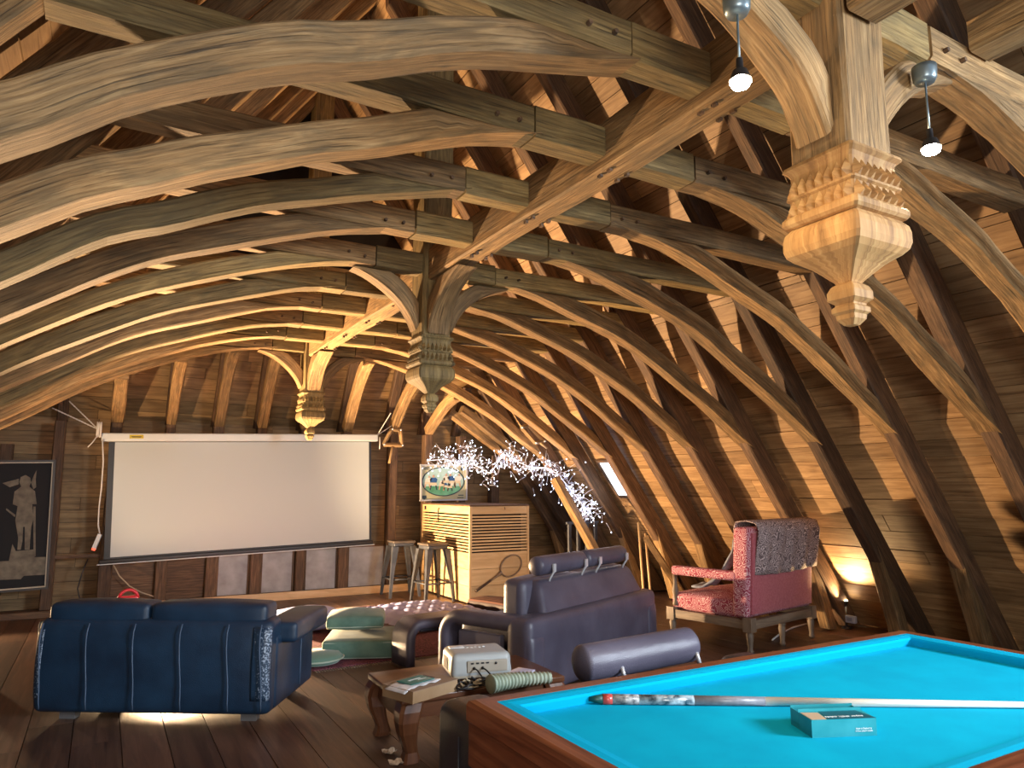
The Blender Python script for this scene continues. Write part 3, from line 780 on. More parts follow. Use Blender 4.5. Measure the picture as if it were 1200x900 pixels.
# ------------------------------------------------------------------ red brocade settee
BROC = paisley('red_brocade', (0.33, 0.05, 0.09), (0.68, 0.44, 0.48), 15)
VELV = plain('red_velvet', (0.36, 0.06, 0.085), 0.8, col2=(0.46, 0.12, 0.15), scale=60, sheen=.5)
LIMED = wood('limed_wood', (0.12, 0.08, 0.055), (0.22, 0.16, 0.11), (0.32, 0.25, 0.18), vs=12, rough=.5, vary=.05)
THROW = paisley('mauve_throw', (0.14, 0.10, 0.105), (0.58, 0.47, 0.46), 16)
a = math.atan2(.19, 1.04)
t = empty('settee', (5.06, 4.64, 0), a, 'red brocade settee with wooden legs seen from behind, mauve throw over its back', 'sofa')
LS, DS = 1.16, .92
def turned_leg(x, y, h):
    b = MB(); b.lathe([(.022, 0), (.028, .02), (.02, .04), (.026, h * .45), (.034, h * .8), (.026, h * .88), (.036, h * .95), (.036, h)], 12, (x, y, 0)); return b
for x, y in ((.04, .04), (LS - .04, .04), (.04, DS - .04), (LS - .04, DS - .04), (LS / 2, .04)):
    turned_leg(x, y, .2).build('leg', LIMED, t)
for x, y in ((.04, .04), (LS - .04, .04), (.04, DS - .04), (LS - .04, DS - .04)):
    m_ = MB(); m_.box((x, y, .245), (.085, .085, .12), axis=2); m_.build('corner_block', LIMED, t)
m_ = MB()
m_.box((LS / 2, .03, .245), (LS - .17, .05, .075)); m_.box((LS / 2, DS - .03, .245), (LS - .17, .05, .075))
m_.box((.035, DS / 2, .245), (DS - .17, .05, .075), rz=math.pi / 2); m_.box((LS - .035, DS / 2, .245), (DS - .17, .05, .075), rz=math.pi / 2)
m_.build('seat_rail', LIMED, t)
m_ = MB(); m_.rbox((LS / 2, .50, .36), (LS - .10, .80, .15), .05, puff=(0, 0, .05)); m_.build('seat', BROC, t)
def lean(p): return Vector((p.x, p.y - .05 * (p.z + .4) / .8, p.z))
m_ = MB(); m_.rbox((LS / 2, .12, .70), (LS - .02, .17, .80), .05, fn=lean); bkp = m_.build('backrest', BROC, t)
m_ = MB(); m_.rbox((LS / 2, .030, .69), (LS - .10, .03, .72), .012, fn=lean); m_.build('back_cloth', VELV, bkp)
for x in (.055, LS - .055):
    m_ = MB(); m_.rbox((x, .50, .655), (.10, .72, .085), .038); am = m_.build('armrest', BROC, t)
    m_ = MB(); m_.lathe([(.026, 0), (.03, .02), (.018, .05), (.022, .09), (.034, .14), (.022, .19), (.018, .22), (.026, .3)], 12, (x, DS - .07, .315)); m_.build('arm_post', LIMED, am)
    m_ = MB()
    for k in range(22): m_.rbox((x - .05, .17 + k * .031, .625), (.006, .012, .012), .003, seg=1, n=1)
    tr = m_.build('stud_trim', BROC, am); tag(tr, kind='stuff')
# throw folded over the back
g = []
for i in range(25):
    f = i / 24; row = []
    x = .09 + f * (LS - .05)
    for j in range(17):
        s_ = j / 16 * .86
        wav = .012 * math.sin(f * 31 + j * .3) + .007 * math.sin(f * 67)
        drop = .43 + .02 * math.sin(f * 3) - .05 * f
        if s_ < .30: p = (x, .178 + .05 * (.30 - s_), 1.118 - (.30 - s_))
        elif s_ < .45: an = (s_ - .30) / .15 * math.pi; p = (x, .068 + .11 * math.cos(an), 1.118 + .03 * math.sin(an))
        else: q = (s_ - .45) / .41; p = (x, -.048 - wav - .012 + .045 * q * (drop / .4), 1.108 - q * drop - .03 * f)
        row.append(p)
    g.append(row)
m_ = MB(); m_.sheet(g, .012)
o = m_.build('throw', THROW); o.location = t.location; o.rotation_euler = t.rotation_euler
tag(o, 'mauve and grey patterned throw folded over the red settee back', 'throw')
FLEECE = plain('blue_grey_fleece', (0.20, 0.23, 0.30), 0.95, col2=(0.34, 0.38, 0.47), scale=25, bump=.4)
g = []
for i in range(16):
    f = i / 15; row = []
    for j in range(7):
        v = (j - 3) / 3
        y = .24 + .46 * f ** 1.3; z = 1.0 - .60 * f ** .75 + .02 * math.sin(f * 12 + v * 2); z = max(z, .505)
        row.append((.24 + .07 * v * (1 + .4 * f) + .03 * math.sin(f * 5), y, z + .01 * v))
    g.append(row)
m_ = MB(); m_.sheet(g, .018)
o = m_.build('blanket', FLEECE); o.location = t.location; o.rotation_euler = t.rotation_euler
tag(o, 'blue grey fleece blanket sliding from the settee back down onto its seat', 'blanket')
# ------------------------------------------------------------------ opium table and what stands on it
t = empty('coffee_table', (1.98, 4.05, 0), -.03, 'low dark wooden opium table with bowed legs carrying the projector', 'table')
m_ = MB(); m_.rbox((0, 0, .325), (1.02, .62, .035), .008, seg=2); m_.build('tabletop', TEAK, t)
m_ = MB()
for s_ in (-1, 1):
    m_.prism([(-.44, .31), (.44, .31), (.44, .225), (.30, .225), (.2, .195), (0, .21), (-.2, .195), (-.30, .225), (-.44, .225)], s_ * .27 - .012, s_ * .27 + .012, 'y')
    m_.prism([(-.26, .31), (.26, .31), (.26, .225), (.14, .20), (0, .195), (-.14, .20), (-.26, .225)], s_ * .46 - .012, s_ * .46 + .012, 'x')
m_.build('apron', TEAK, t)
for sx in (-1, 1):
    for sy in (-1, 1):
        rs = []
        for z, o_, w in ((.308, -.01, .125), (.27, .026, .128), (.22, .050, .116), (.16, .042, .098), (.10, .008, .078), (.05, -.024, .070), (.02, -.026, .088), (0.0, -.014, .088)):
            cx, cy = sx * (.455 + o_ * .5 - .01), sy * (.265 + o_ * .5 - .01); h = w / 2; c = h * .3
            rs.append([(cx - h + c, cy - h, z), (cx + h - c, cy - h, z), (cx + h, cy - h + c, z), (cx + h, cy + h - c, z), (cx + h - c, cy + h, z), (cx - h + c, cy + h, z), (cx - h, cy + h - c, z), (cx - h, cy - h + c, z)])
        m_ = MB(); m_.rings(rs[::-1], smooth=False); m_.build('leg', TEAK, t)
PLAST = plain('projector_shell', (0.33, 0.36, 0.37), 0.4, col2=(0.38, 0.40, 0.40), scale=3)
BLACK = plain('black_plastic', (0.012, 0.012, 0.014), 0.45)
VENT = plain('vent_dark', (0.10, 0.10, 0.10), 0.6)
tz = .3435
pc = at(565, 785, Z=.43)
t = empty('projector', (2.02, 3.99, tz), -.22, 'light grey video projector seen from its socket side on the low table', 'projector')
def taper(p): return Vector((p.x * (1 - .05 * (p.z + .06) / .12), p.y * (1 - .06 * (p.z + .06) / .12), p.z))
m_ = MB(); m_.rbox((0, 0, .088), (.37, .30, .135), .045, seg=4, fn=taper); m_.build('shell', PLAST, t)
m_ = MB(); m_.rbox((0, -.002, .045), (.345, .285, .05), .012, seg=2); m_.build('lower_shell', plain('projector_base', (0.40, 0.35, 0.27), .5), t)
m_ = MB(); m_.rbox((.03, -.146, .085), (.24, .012, .065), .005, seg=2); pn = m_.build('socket_panel', plain('projector_panel', (0.36, 0.32, 0.26), .5), t)
m_ = MB()
for q in (-.06, -.03, .0, .03): m_.box((q, -.1535, .105), (.016, .006, .008))
for q in (-.05, .0): m_.tube([(q, -.150, .078), (q, -.158, .078)], .009, 8)
m_.tube([(.08, -.150, .10), (.08, -.1575, .10)], .007, 8)
so_ = m_.build('sockets', BLACK, pn); tag(so_, kind='stuff')
for k in range(7):
    m_ = MB(); m_.box((-.186, .0, .06 + k * .010), (.006, .11, .0045), axis=1); m_.build('vent_slat', VENT, t)
m_ = MB()
for q in range(5): m_.rbox((-.05 + q * .025, .03 - .01 * (q % 2), .1565), (.014, .009, .006), .002, seg=1, n=1)
m_.rbox((-.11, .06, .155), (.09, .06, .008), .003, seg=1, n=1); m_.build('buttons', plain('button_white', (0.62, .64, .64), .4), t)
for x, y in ((-.14, -.1), (.14, -.1), (0, .1)):
    m_ = MB(); m_.lathe([(.014, 0), (.014, .024)], 10, (x, y, -.001)); m_.build('foot', BLACK, t)
Mp = Matrix.Translation((2.02, 3.99, tz)) @ Matrix.Rotation(-.22, 4, 'Z')
for k, (x0, xs) in enumerate(((-.05, (-.02, .05, .12)), (.0, (.04, .09, .15)))):
    pts = [Mp @ Vector(p) for p in [(x0, -.16, .078), (x0 + .01, -.19, .075), (xs[0], -.215, .045), (xs[1], -.215, .012), (xs[2], -.20, .008), (xs[2] + .06, -.15, .008)]]
    m_ = MB(); m_.tube(pts, .0045, 6); o = m_.build('cable', BLACK); tag(o, ['black cable plugged into the left socket of the projector', 'black cable plugged into the second socket of the projector'][k], 'cable', 'projector cables')
# cardboard box with a brochure in film
CARD = plain('cardboard', (0.30, 0.185, 0.095), 0.7, col2=(0.36, 0.235, 0.13), scale=9)
t = empty('cardboard_box', (1.585, 3.80, tz), .36, 'flat brown cardboard box on the near corner of the low table', 'box')
m_ = MB(); m_.box((0, 0, .030), (.33, .24, .058)); m_.build('box_body', CARD, t)
m_ = MB(); m_.box((0, 0, .0615), (.335, .245, .004)); m_.build('lid_flap', plain('cardboard_top', (0.27, 0.18, 0.12), .7), t)
FILM = plain('clear_film', (0.55, 0.56, 0.60), 0.2, col2=(0.68, 0.68, 0.72), scale=30, bump=.6)
g = [[(-.19 + .26 * i / 12, -.085 + .16 * j / 8, .0665 + (.004 * math.sin(i * 1.7 + j) if i > 1 else -.010 * (2 - i)) + .002) for j in range(9)] for i in range(13)]
m_ = MB(); m_.sheet(g, -.003); o = m_.build('brochure', FILM); o.location = (1.585, 3.80, tz); o.rotation_euler = (0, 0, .36)
tag(o, 'brochure with a teal cover in crinkled clear film on the cardboard box', 'brochure')
m_ = MB(); m_.box((-.035, .0, .0775), (.17, .115, .003)); cv = m_.build('cover', plain('teal_print', (0.0, 0.16, 0.15), .3), o)
m_ = MB(); m_.box((-.035, .012, .0793), (.09, .008, .001)); m_.box((.0, -.012, .0793), (.06, .005, .001)); m_.build('print_line', plain('print_white', (0.75, .8, .8), .5), cv)
m_ = MB(); m_.box((.062, .0, .0775), (.008, .09, .002), axis=1); m_.build('print_bar', plain('print_dark', (.08, .03, .03), .5), o)
# corrugated pale green hose
HOSE = plain('pale_green_plastic', (0.26, 0.34, 0.27), 0.45, col2=(0.42, 0.48, 0.38), scale=12)
p0, p1 = at(570, 797, Z=.40), at(655, 797, Z=.385)
p0 = Vector((1.91, 3.60, .395)); p1 = Vector((2.30, 3.60, .38))
pts, rad = [], []
for k in range(105):
    f = k / 104; pts.append(p0.lerp(p1, f) + Vector((0, .025 * math.sin(f * 3), 0))); rad.append((.046 - .016 * f) * (1 + .14 * math.sin(k * 2 * math.pi / 6.5)))
m_ = MB(); m_.tube(pts, rad, 14); o = m_.build('ribbed_hose', HOSE); tag(o, 'short pale green ribbed hose lying in front of the projector', 'hose')
m_ = MB(); m_.rbox((2.27, 3.90, tz + .006), (.17, .12, .012), .004, seg=1, n=2, rz=.5); o = m_.build('paper_stack', plain('lilac_paper', (0.50, 0.48, 0.62), .7)); tag(o, 'small stack of pale lilac papers beside the projector', 'papers')
rngc = random.Random(77)
BEIGE = plain('beige_cable', (0.45, 0.38, 0.26), 0.6)
for k in range(3):
    c = Vector((1.83 + .045 * k, 3.74 + .012 * k, tz + .008)); pts = []
    for q in range(40):
        an = q * .55; r = .038 + .013 * math.sin(q * .9 + k)
        pts.append(c + Vector((r * math.cos(an) * 1.3, r * math.sin(an), .0012 * q * (.6 + .4 * math.sin(q)))))
    m_ = MB(); m_.tube(pts, .005, 6); o = m_.build('cable_coil', [BLACK, BEIGE, BLACK][k]); tag(o, ['loosely coiled black cable beside the cardboard box', 'loosely coiled beige cable in front of the projector', 'loosely coiled black cable under the projector\'s edge'][k], 'cable', 'coiled cables on the low table')
# scraps on the floor
for k, (px, py) in enumerate(((456, 880), (464, 893))):
    c = at(px, py, Z=.012); g = [[(c.x + (i - 2) * .017, c.y + (j - 2) * .014, .014 + .009 * math.sin(i * 2.1 + j * 1.7 + k)) for j in range(5)] for i in range(5)]
    m_ = MB(); m_.sheet(g, .002, smooth=False); o = m_.build('paper_scrap', plain('scrap_%d' % k, (.5, .38, .28), .8)); tag(o, ['crumpled pale scrap on the floor beside the bowed table leg, farther one', 'crumpled pale scrap on the floor below the bowed table leg, nearer one'][k], 'scrap', 'scraps on the floor')
# ------------------------------------------------------------------ rug and floor cushions
RUG = paisley('crimson_rug', (0.05, 0.008, 0.018), (0.22, 0.06, 0.085), 13)
t = empty('rug', (2.52, 7.40, 0), .03, 'dark crimson patterned rug on the floorboards under the floor cushions', 'rug')
m_ = MB(); m_.rbox((0, 0, .007), (2.0, 2.8, .013), .005, seg=1, n=3); m_.build('pile', RUG, t)
m_ = MB()
for k in range(90):
    for s_ in (-1, 1): m_.box((-.98 + k * .022, s_ * 1.425, .004), (.006, .06, .005), axis=1)
f = m_.build('fringe', plain('rug_fringe', (.35, .28, .22), .9), t); tag(f, kind='stuff')
GRN = plain('sage_velvet', (0.07, 0.15, 0.12), 0.8, col2=(0.12, 0.22, 0.175), scale=8, sheen=.3)
GRNP = plain('sage_piping', (0.34, 0.42, 0.36), .8)
def cushion(name, loc, size, rz, mat, label, puff=.02, r=.03, piping=None):
    t = empty(name, loc, rz, label, 'cushion')
    m_ = MB(); m_.rbox((0, 0, size[2] / 2 + puff), size, r, puff=(.01, .01, puff)); m_.build('cushion_body', mat, t)
    if piping:
        hx, hy = size[0] / 2 - .004, size[1] / 2 - .004; c = r
        for z in (size[2] - r * .55, r * .55):
            pts = []
            for sx, sy in ((1, 1), (-1, 1), (-1, -1), (1, -1)):
                a0 = {(1, 1): 0, (-1, 1): 90, (-1, -1): 180, (1, -1): 270}[(sx, sy)]
                for k in range(4):
                    an = math.radians(a0 + 30 * k); pts.append((sx * (hx - c) + c * math.cos(an), sy * (hy - c) + c * math.sin(an), z))
            pts.append(pts[0]); m_ = MB(); m_.tube(pts, .005, 6, cap=False); m_.build('piping', piping, t)
    return t
cushion('floor_cushion', (2.12, 6.42, .0135), (.62, .66, .15), -.42, GRN, 'square sage green velvet box cushion at the bottom of the pile on the rug', .004, .025, GRNP)
m_ = MB()
def domed(p): return Vector((p.x, p.y, p.z))
t = cushion('floor_cushion', (2.11, 6.60, .173), (.50, .46, .10), -.36, GRN, 'plump sage green velvet cushion lying on top of the square one', .045, .05, None)
m_ = MB(); m_.tube([(-.235 + .47 * k / 12, -.235 + .006 * math.sin(k), .06) for k in range(13)], .005, 6); m_.build('piping', GRNP, t)
m_ = MB(); m_.rbox((-.235, .02, .075), (.03, .34, .09), .014); m_.build('side_panel', plain('cream_velvet', (.50, .43, .25), .8), t)
PUFF = plain('sage_pouffe', (0.10, 0.20, 0.16), .8, sheen=.3)
c = at(368, 772, Z=.03)
t = empty('pouffe', (1.64, 6.18, .012), 0, 'flat round sage green cushion peeping out past the navy sofa arm', 'cushion')
m_ = MB(); m_.lathe([(.02, .012), (.19, .015), (.225, .05), (.19, .085), (.02, .10)], 28); m_.build('cushion_body', PUFF, t)
m_ = MB(); m_.tube([(.226 * math.cos(k * math.pi / 14), .226 * math.sin(k * math.pi / 14), .05) for k in range(29)], .007, 6, cap=False); m_.build('piping', GRNP, t)
LAV = plain('lavender_satin', (0.40, 0.42, 0.74), 0.45, col2=(0.52, 0.54, 0.88), scale=5)
STRIPE, nt_, b_ = new_mat('brown_striped_cloth')
tc_ = N_(nt_, 'ShaderNodeTexCoord'); wv = N_(nt_, 'ShaderNodeTexWave'); wv.inputs['Scale'].default_value = 9; wv.inputs['Distortion'].default_value = .6
nt_.links.new(tc_.outputs['Object'], wv.inputs['Vector']); rr_ = ramp(nt_, [(.3, (.035, .014, .012)), (.8, (.16, .075, .055))]); nt_.links.new(wv.outputs['Fac'], rr_.inputs[0]); nt_.links.new(rr_.outputs[0], b_.inputs['Base Color']); b_.inputs['Roughness'].default_value = .6
t = empty('quilt', (3.16, 7.55, .0135), .28, 'tufted lavender and brown satin quilt spread behind the green cushions', 'quilt')
g = []
for i in range(49):
    row = []
    for j in range(37):
        u_, v_ = i / 48, j / 36
        pf = abs(math.sin(u_ * math.pi * 8)) ** .6 * abs(math.sin(v_ * math.pi * 6)) ** .6
        edge = min(1, min(u_, 1 - u_, v_, 1 - v_) * 8)
        row.append((-.68 + 1.36 * u_, -.55 + 1.1 * v_, .015 + edge * (.085 + .05 * pf + .025 * math.sin(u_ * 4))))
    g.append(row)
m_ = MB(); m_.sheet(g, .012); m_.build('quilted_top', LAV, t)
m_ = MB(); m_.rbox((0, 0, .035), (1.42, 1.14, .06), .025); m_.build('striped_border', STRIPE, t)
cushion('floor_cushion', (4.0, 7.28, .0), (.34, .80, .17), .30, STRIPE, 'brown striped long cushion in front of the bar beside the quilt', .03, .05)
cushion('pillow', (1.90, 7.58, .0135), (.62, .44, .15), .1, LAV, 'pale lavender pillow beyond the navy sofa arm', .05, .06)
cushion('floor_cushion', (2.30, 7.30, .0135), (.20, .50, .16), .1, STRIPE, 'brown striped cushion wedged between lavender pillow and green pile', .02, .05)
# ------------------------------------------------------------------ billiard table
CLOTH = plain('turquoise_cloth', (0.0, 0.34, 0.54), 0.95, col2=(0.0, 0.39, 0.60), scale=6, bump=.1)
CLOTH2 = plain('turquoise_cloth_rail', (0.0, 0.36, 0.60), 0.95)
for m__ in (CLOTH, CLOTH2): m__.node_tree.nodes['Principled BSDF'].inputs['Specular IOR Level'].default_value = 0.08
X0, X1, Y0, Y1, ZT = 1.03, 3.27, 0.955, 2.10, 0.80
t = empty('billiard_table', ((X0 + X1) / 2, (Y0 + Y1) / 2, 0), 0, 'pocketless billiard table with turquoise cloth and mahogany rails', 'billiard table')
t_c = Vector(t.location)
def loc_(p): return (p[0] - t_c.x, p[1] - t_c.y, p[2])
wr, cr, bed = .068, .052, .762
m_ = MB(); m_.box(loc_(((X0 + X1) / 2, (Y0 + Y1) / 2, bed - .015)), (X1 - X0 - .14, Y1 - Y0 - .14, .03)); m_.build('bed', CLOTH, t)
# mitred rails: section swept along each side
def rail(a, b, inw, sec, name, mat):
    a, b, inw = Vector(a), Vector(b), Vector(inw); d = (b - a).normalized()
    rs = []
    for end, sg in ((a, 1), (b, -1)):
        rs.append([loc_(end + inw * o_ + d * sg * o_ + Vector((0, 0, z))) for o_, z in sec])
    m_ = MB(); m_.rings(rs); return m_.build(name, mat, t)
cor = [(X0, Y0, 0), (X1, Y0, 0), (X1, Y1, 0), (X0, Y1, 0)]
inn = [(0, 1, 0), (-1, 0, 0), (0, -1, 0), (1, 0, 0)]
wood_sec = [(0, .74), (0, .785), (.006, .797), (.02, .802), (wr, .802), (wr, .74)][::-1]
cush_sec = [(wr + .001, .745), (wr + .001, .801), (wr + cr * .5, .8015), (wr + cr, .797), (wr + cr, .788), (wr + cr - .015, .745)][::-1]
apron_sec = [(.018, .60), (.006, .61), (.006, .735), (.05, .735), (.05, .60)][::-1]
for k in range(4):
    rail(cor[k], cor[(k + 1) % 4], inn[k], wood_sec, 'wooden_rail', MAHOG)
    rail(cor[k], cor[(k + 1) % 4], inn[k], cush_sec, 'cushion', CLOTH2)
    rail(cor[k], cor[(k + 1) % 4], inn[k], apron_sec, 'apron', MAHOG)
for x, y in ((X0 + .2, Y0 + .2), (X1 - .2, Y0 + .2), (X0 + .2, Y1 - .2), (X1 - .2, Y1 - .2)):
    m_ = MB(); m_.lathe([(.05, 0), (.06, .03), (.045, .08), (.06, .3), (.075, .5), (.06, .55), (.085, .58), (.085, .73)], 16, loc_((x, y, 0))); m_.build('leg', MAHOG, t)
# cue
p0 = at(690, 819, Z=bed + .016); p1 = at(1300, 827.5, Z=bed + .010); dcue = (p1 - p0)
Lc = dcue.length; dcue = dcue.normalized()
t = empty('cue', p0, math.atan2(dcue.y, dcue.x), 'pool cue with decorated dark butt lying across the turquoise cloth', 'cue')
tl = math.asin(dcue.z)
def cue_part(name, a, b, r0, r1, mat):
    m_ = MB(); m_.tube([(a, 0, a * math.tan(tl)), (b, 0, b * math.tan(tl))], [r0, r1], 14); return m_.build(name, mat, t)
CUEB = plain('cue_blue', (.01, .035, .06), .25, col2=(.45, .55, .6), scale=38, coat=.5)
cue_part('rubber_tip', 0, .045, .007, .0155, plain('cue_rubber', (0, .05, .045), .5))
cue_part('red_ring', .045, .075, .016, .0158, plain('cue_red', (.45, .06, .05), .3))
cue_part('butt_sleeve', .075, .16, .0158, .0155, plain('cue_silver', (.42, .42, .42), .3, col2=(.06, .06, .07), scale=60))
cue_part('grip', .16, .335, .0155, .0148, CUEB)
cue_part('forearm', .335, .56, .0148, .0135, plain('cue_grey', (.16, .16, .19), .35, col2=(.22, .22, .25), scale=60))
cue_part('shaft', .56, Lc, .0135, .0085, plain('cue_maple', (.80, .76, .70), .3))
# chalk box
TEALB = plain('teal_card', (0.0, 0.24, 0.29), .5, col2=(0.02, 0.30, 0.36), scale=14)
TEALD = plain('teal_print_dark', (0.0, 0.09, 0.13), .4)
p_a, p_b = at(952, 865, Z=bed), at(1028, 862, Z=bed)
ab = math.atan2((p_b - p_a).y, (p_b - p_a).x)
t = empty('carton', p_a, ab, 'small teal cardboard carton leaning against the cue on the cloth', 'box')
wb, db, hb_ = (p_b - p_a).length, .115, .047
m_ = MB(); m_.box((wb / 2, .036, hb_ / 2), (wb, .072, hb_)); m_.build('sleeve', TEALB, t)
m_ = MB(); q = .074
m_.box((wb / 2, q + .001, hb_ / 2 + .004), (wb, .002, hb_ + .008)); m_.box((wb / 2, q + .045, hb_ / 2 + .003), (wb, .002, hb_ + .006)); m_.box((.001, q + .023, hb_ / 2), (.002, .044, hb_)); m_.box((wb - .001, q + .023, hb_ / 2), (.002, .044, hb_)); m_.box((wb / 2, q + .023, .012), (wb, .044, .004))
m_.build('tray', TEALB, t)
m_ = MB(); m_.prism([(.05, .0), (wb, .0), (wb - .02, .068), (.06, .068)], hb_ + .0003, hb_ + .0012, 'z'); lb = m_.build('label', TEALD, t)
m_ = MB(); m_.prism([(.002, .002), (.046, .002), (.052, .06), (.002, .066)], hb_ + .0003, hb_ + .0011, 'z'); m_.build('worn_patch', plain('bare_card', (.45, .33, .22), .7), t)
WHITE = plain('white_print', (.85, .88, .88), .5)
def text_obj(name, s_, size, mat, parent, loc, rot, extrude=.0003, align='CENTER'):
    cu = bpy.data.curves.new(name, 'FONT'); cu.body = s_; cu.size = size; cu.extrude = extrude; cu.align_x = align; cu.align_y = 'CENTER'; cu.resolution_u = 2
    tmp = bpy.data.objects.new(name + '_outline', cu); C.objects.link(tmp); bpy.context.view_layer.update()
    me = bpy.data.meshes.new_from_object(tmp.evaluated_get(bpy.context.evaluated_depsgraph_get())); bpy.data.objects.remove(tmp)
    me.materials.clear(); me.materials.append(mat); o = bpy.data.objects.new(name, me); link(o, parent); o.location = loc; o.rotation_euler = rot; return tag(o, kind='stuff')
text_obj('lettering', 'super chalk cubes', .016, WHITE, lb, (wb * .56, .018, hb_ + .0016), (0, 0, math.pi))
text_obj('lettering', 'Made in England by', .0062, WHITE, t, (wb * .80, -.0008, hb_ * .44), (math.pi / 2, 0, 0))
text_obj('lettering', '12 fine billiard chalks', .0062, WHITE, t, (wb * .80, -.0008, hb_ * .30), (math.pi / 2, 0, 0))
# ------------------------------------------------------------------ bar
BX0, BX1, BY0, BY1, BH = 4.10, 4.97, 8.30, 9.86, 1.235
t = empty('bar_counter', (BX0, BY0, 0), 0, 'home-made pine bar counter with ribbed upper half and a racket hung on it', 'bar')
DARKJ = plain('gap_shade', (0.015, 0.010, 0.008), .9)  # near-black, so the shade between the slats is in the carcass colour
Wb, Db = BX1 - BX0, BY1 - BY0
m_ = MB(); m_.box((Wb / 2, Db / 2, BH / 2 - .01), (Wb - .15, Db - .15, BH - .03)); m_.build('carcass', DARKJ, t)
# front faces: lower boards, slats above
for k in range(3):
    z0, z1 = .02 + k * .205, .02 + (k + 1) * .205 - .004
    m_ = MB(); m_.box((Wb / 2, .012, (z0 + z1) / 2), (Wb - .03, .024, z1 - z0)); m_.build('board', PINE, t)
    m_ = MB(); m_.box((.012, Db / 2, (z0 + z1) / 2), (.024, Db - .03, z1 - z0), axis=1); m_.build('board', PINE, t)
for k in range(12):
    zc = .66 + k * .0385
    m_ = MB(); m_.box((Wb / 2, .010, zc), (Wb - .03, .022, .020)); m_.build('slat', PINE, t)
    m_ = MB(); m_.box((.010, Db / 2, zc), (.022, Db - .03, .020), axis=1); m_.build('slat', PINE, t)
m_ = MB(); m_.box((Wb / 2, .012, 1.165), (Wb - .03, .026, .10)); m_.build('top_rail', PINE, t)
m_ = MB(); m_.box((.012, Db / 2, 1.165), (.026, Db - .03, .10), axis=1); m_.build('top_rail', PINE, t)
for x, y in ((.013, .013), (Wb - .011, .012), (.012, Db - .012)):
    m_ = MB(); m_.box((x, y, .61), (.032, .032, 1.22), axis=2); m_.build('corner_post', PINE, t)
m_ = MB(); m_.box((Wb / 2, Db / 2, 1.226), (Wb + .02, Db + .02, .02), axis=1); m_.build('countertop', OAKD, t)
m_ = MB(); m_.tube([(.5, -.002, 1.20), (.5, -.02, 1.195), (.5, -.02, 1.17)], .004, 6); m_.box((-.004, Db * .93, 1.17), (.01, .05, .05)); m_.build('hook', BLACK, t)
m_ = MB(); m_.tube([(-.004, Db * .62, 1.18), (-.018, Db * .62, 1.15), (-.015, Db * .62, .98)], .007, 6); o = m_.build('strap', BLACK, t)
# racket hung on the front face
RACK = plain('racket_frame', (0.17, 0.12, 0.08), .4, col2=(.28, .2, .13), scale=20)
def on_bar(px, py, y=BY0 - .022): return at(px, py, Y=y)
hc = on_bar(599, 663); hb0 = on_bar(585, 676); hd0 = on_bar(559, 692)
t = empty('tennis_racket', (hc.x, BY0 - .022, hc.z), 0, 'old wooden tennis racket hung aslant on the pale front of the bar', 'racket')
ax_ = Vector((hc.x - hd0.x, 0, hc.z - hd0.z)).normalized(); pr_ = Vector((-ax_.z, 0, ax_.x))
ra, rb = .165, .125
m_ = MB(); m_.tube([ax_ * (ra * math.cos(k * math.pi / 18)) + pr_ * (rb * math.sin(k * math.pi / 18)) for k in range(37)], .0105, 8, cap=False); m_.build('head', RACK, t)
m_ = MB()
for k in range(-6, 7):
    s_ = k * .018; h = rb * math.sqrt(max(0, 1 - (k * .025 / ra) ** 2)); m_.tube([ax_ * (k * .025) + pr_ * h, ax_ * (k * .025) - pr_ * h], .0008, 4)
    h = ra * math.sqrt(max(0, 1 - (s_ / rb) ** 2)); m_.tube([pr_ * s_ + ax_ * h, pr_ * s_ - ax_ * h], .0008, 4)
st = m_.build('strings', plain('gut_string', (.62, .55, .42), .5), t); tag(st, kind='stuff')
m_ = MB(); m_.tube([ax_ * -ra, ax_ * -(ra + .08), ax_ * -(ra + .18)], [.03, .016, .014], 8); m_.build('throat', RACK, t)
m_ = MB(); m_.tube([ax_ * -(ra + .18), ax_ * -(ra + .40), ax_ * -(ra + .42)], [.015, .017, .019], 8); m_.build('handle', plain('racket_grip', (.05, .03, .02), .7), t)
# bar stools
STEEL = plain('gunmetal', (0.045, 0.05, 0.06), 0.5, .4, col2=(.08, .085, .10), scale=9)
SEATW = plain('stool_seat', (0.07, 0.055, 0.045), .55, col2=(.10, .08, .062), scale=7)
def stool():
    t = empty('bar_stool', (0, 0, 0), 0)
    H = .735
    m_ = MB(); m_.rbox((0, 0, H - .012), (.31, .31, .028), .012, seg=2); m_.build('seat', SEATW, t)
    m_ = MB(); m_.rbox((0, 0, H - .05), (.285, .285, .05), .012, seg=2); m_.build('seat_frame', STEEL, t)
    for sx in (-1, 1):
        for sy in (-1, 1):
            m_ = MB(); rs = []
            for z, o_, w in ((0, .205, .016), (.30, .178, .022), (H - .07, .125, .04)):
                cx, cy = sx * o_, sy * o_; rs.append([(cx - w, cy - w, z), (cx + w, cy - w, z), (cx + w, cy + w, z), (cx - w, cy + w, z)])
            m_.rings(rs[::-1]); m_.build('leg', STEEL, t)
    r = .188
    for p_, q_ in (((-r, -r), (r, -r)), ((r, -r), (r, r)), ((r, r), (-r, r)), ((-r, r), (-r, -r))):
        m_ = MB(); m_.tube([(*p_, .235), (*q_, .235)], .011, 8); m_.build('footrest', STEEL, t)
    return t
s1 = stool(); s1.location = (3.84, 8.86, 0); s1.rotation_euler = (0, 0, .08); tag(s1, 'grey metal bar stool nearest the corner of the pine bar', 'stool', 'metal bar stools')
s2 = copy_tree(s1); s2.location = (3.64, 9.50, 0); s2.rotation_euler = (0, 0, -.05); tag(s2, 'grey metal bar stool farther back, by the end wall', 'stool', 'metal bar stools')
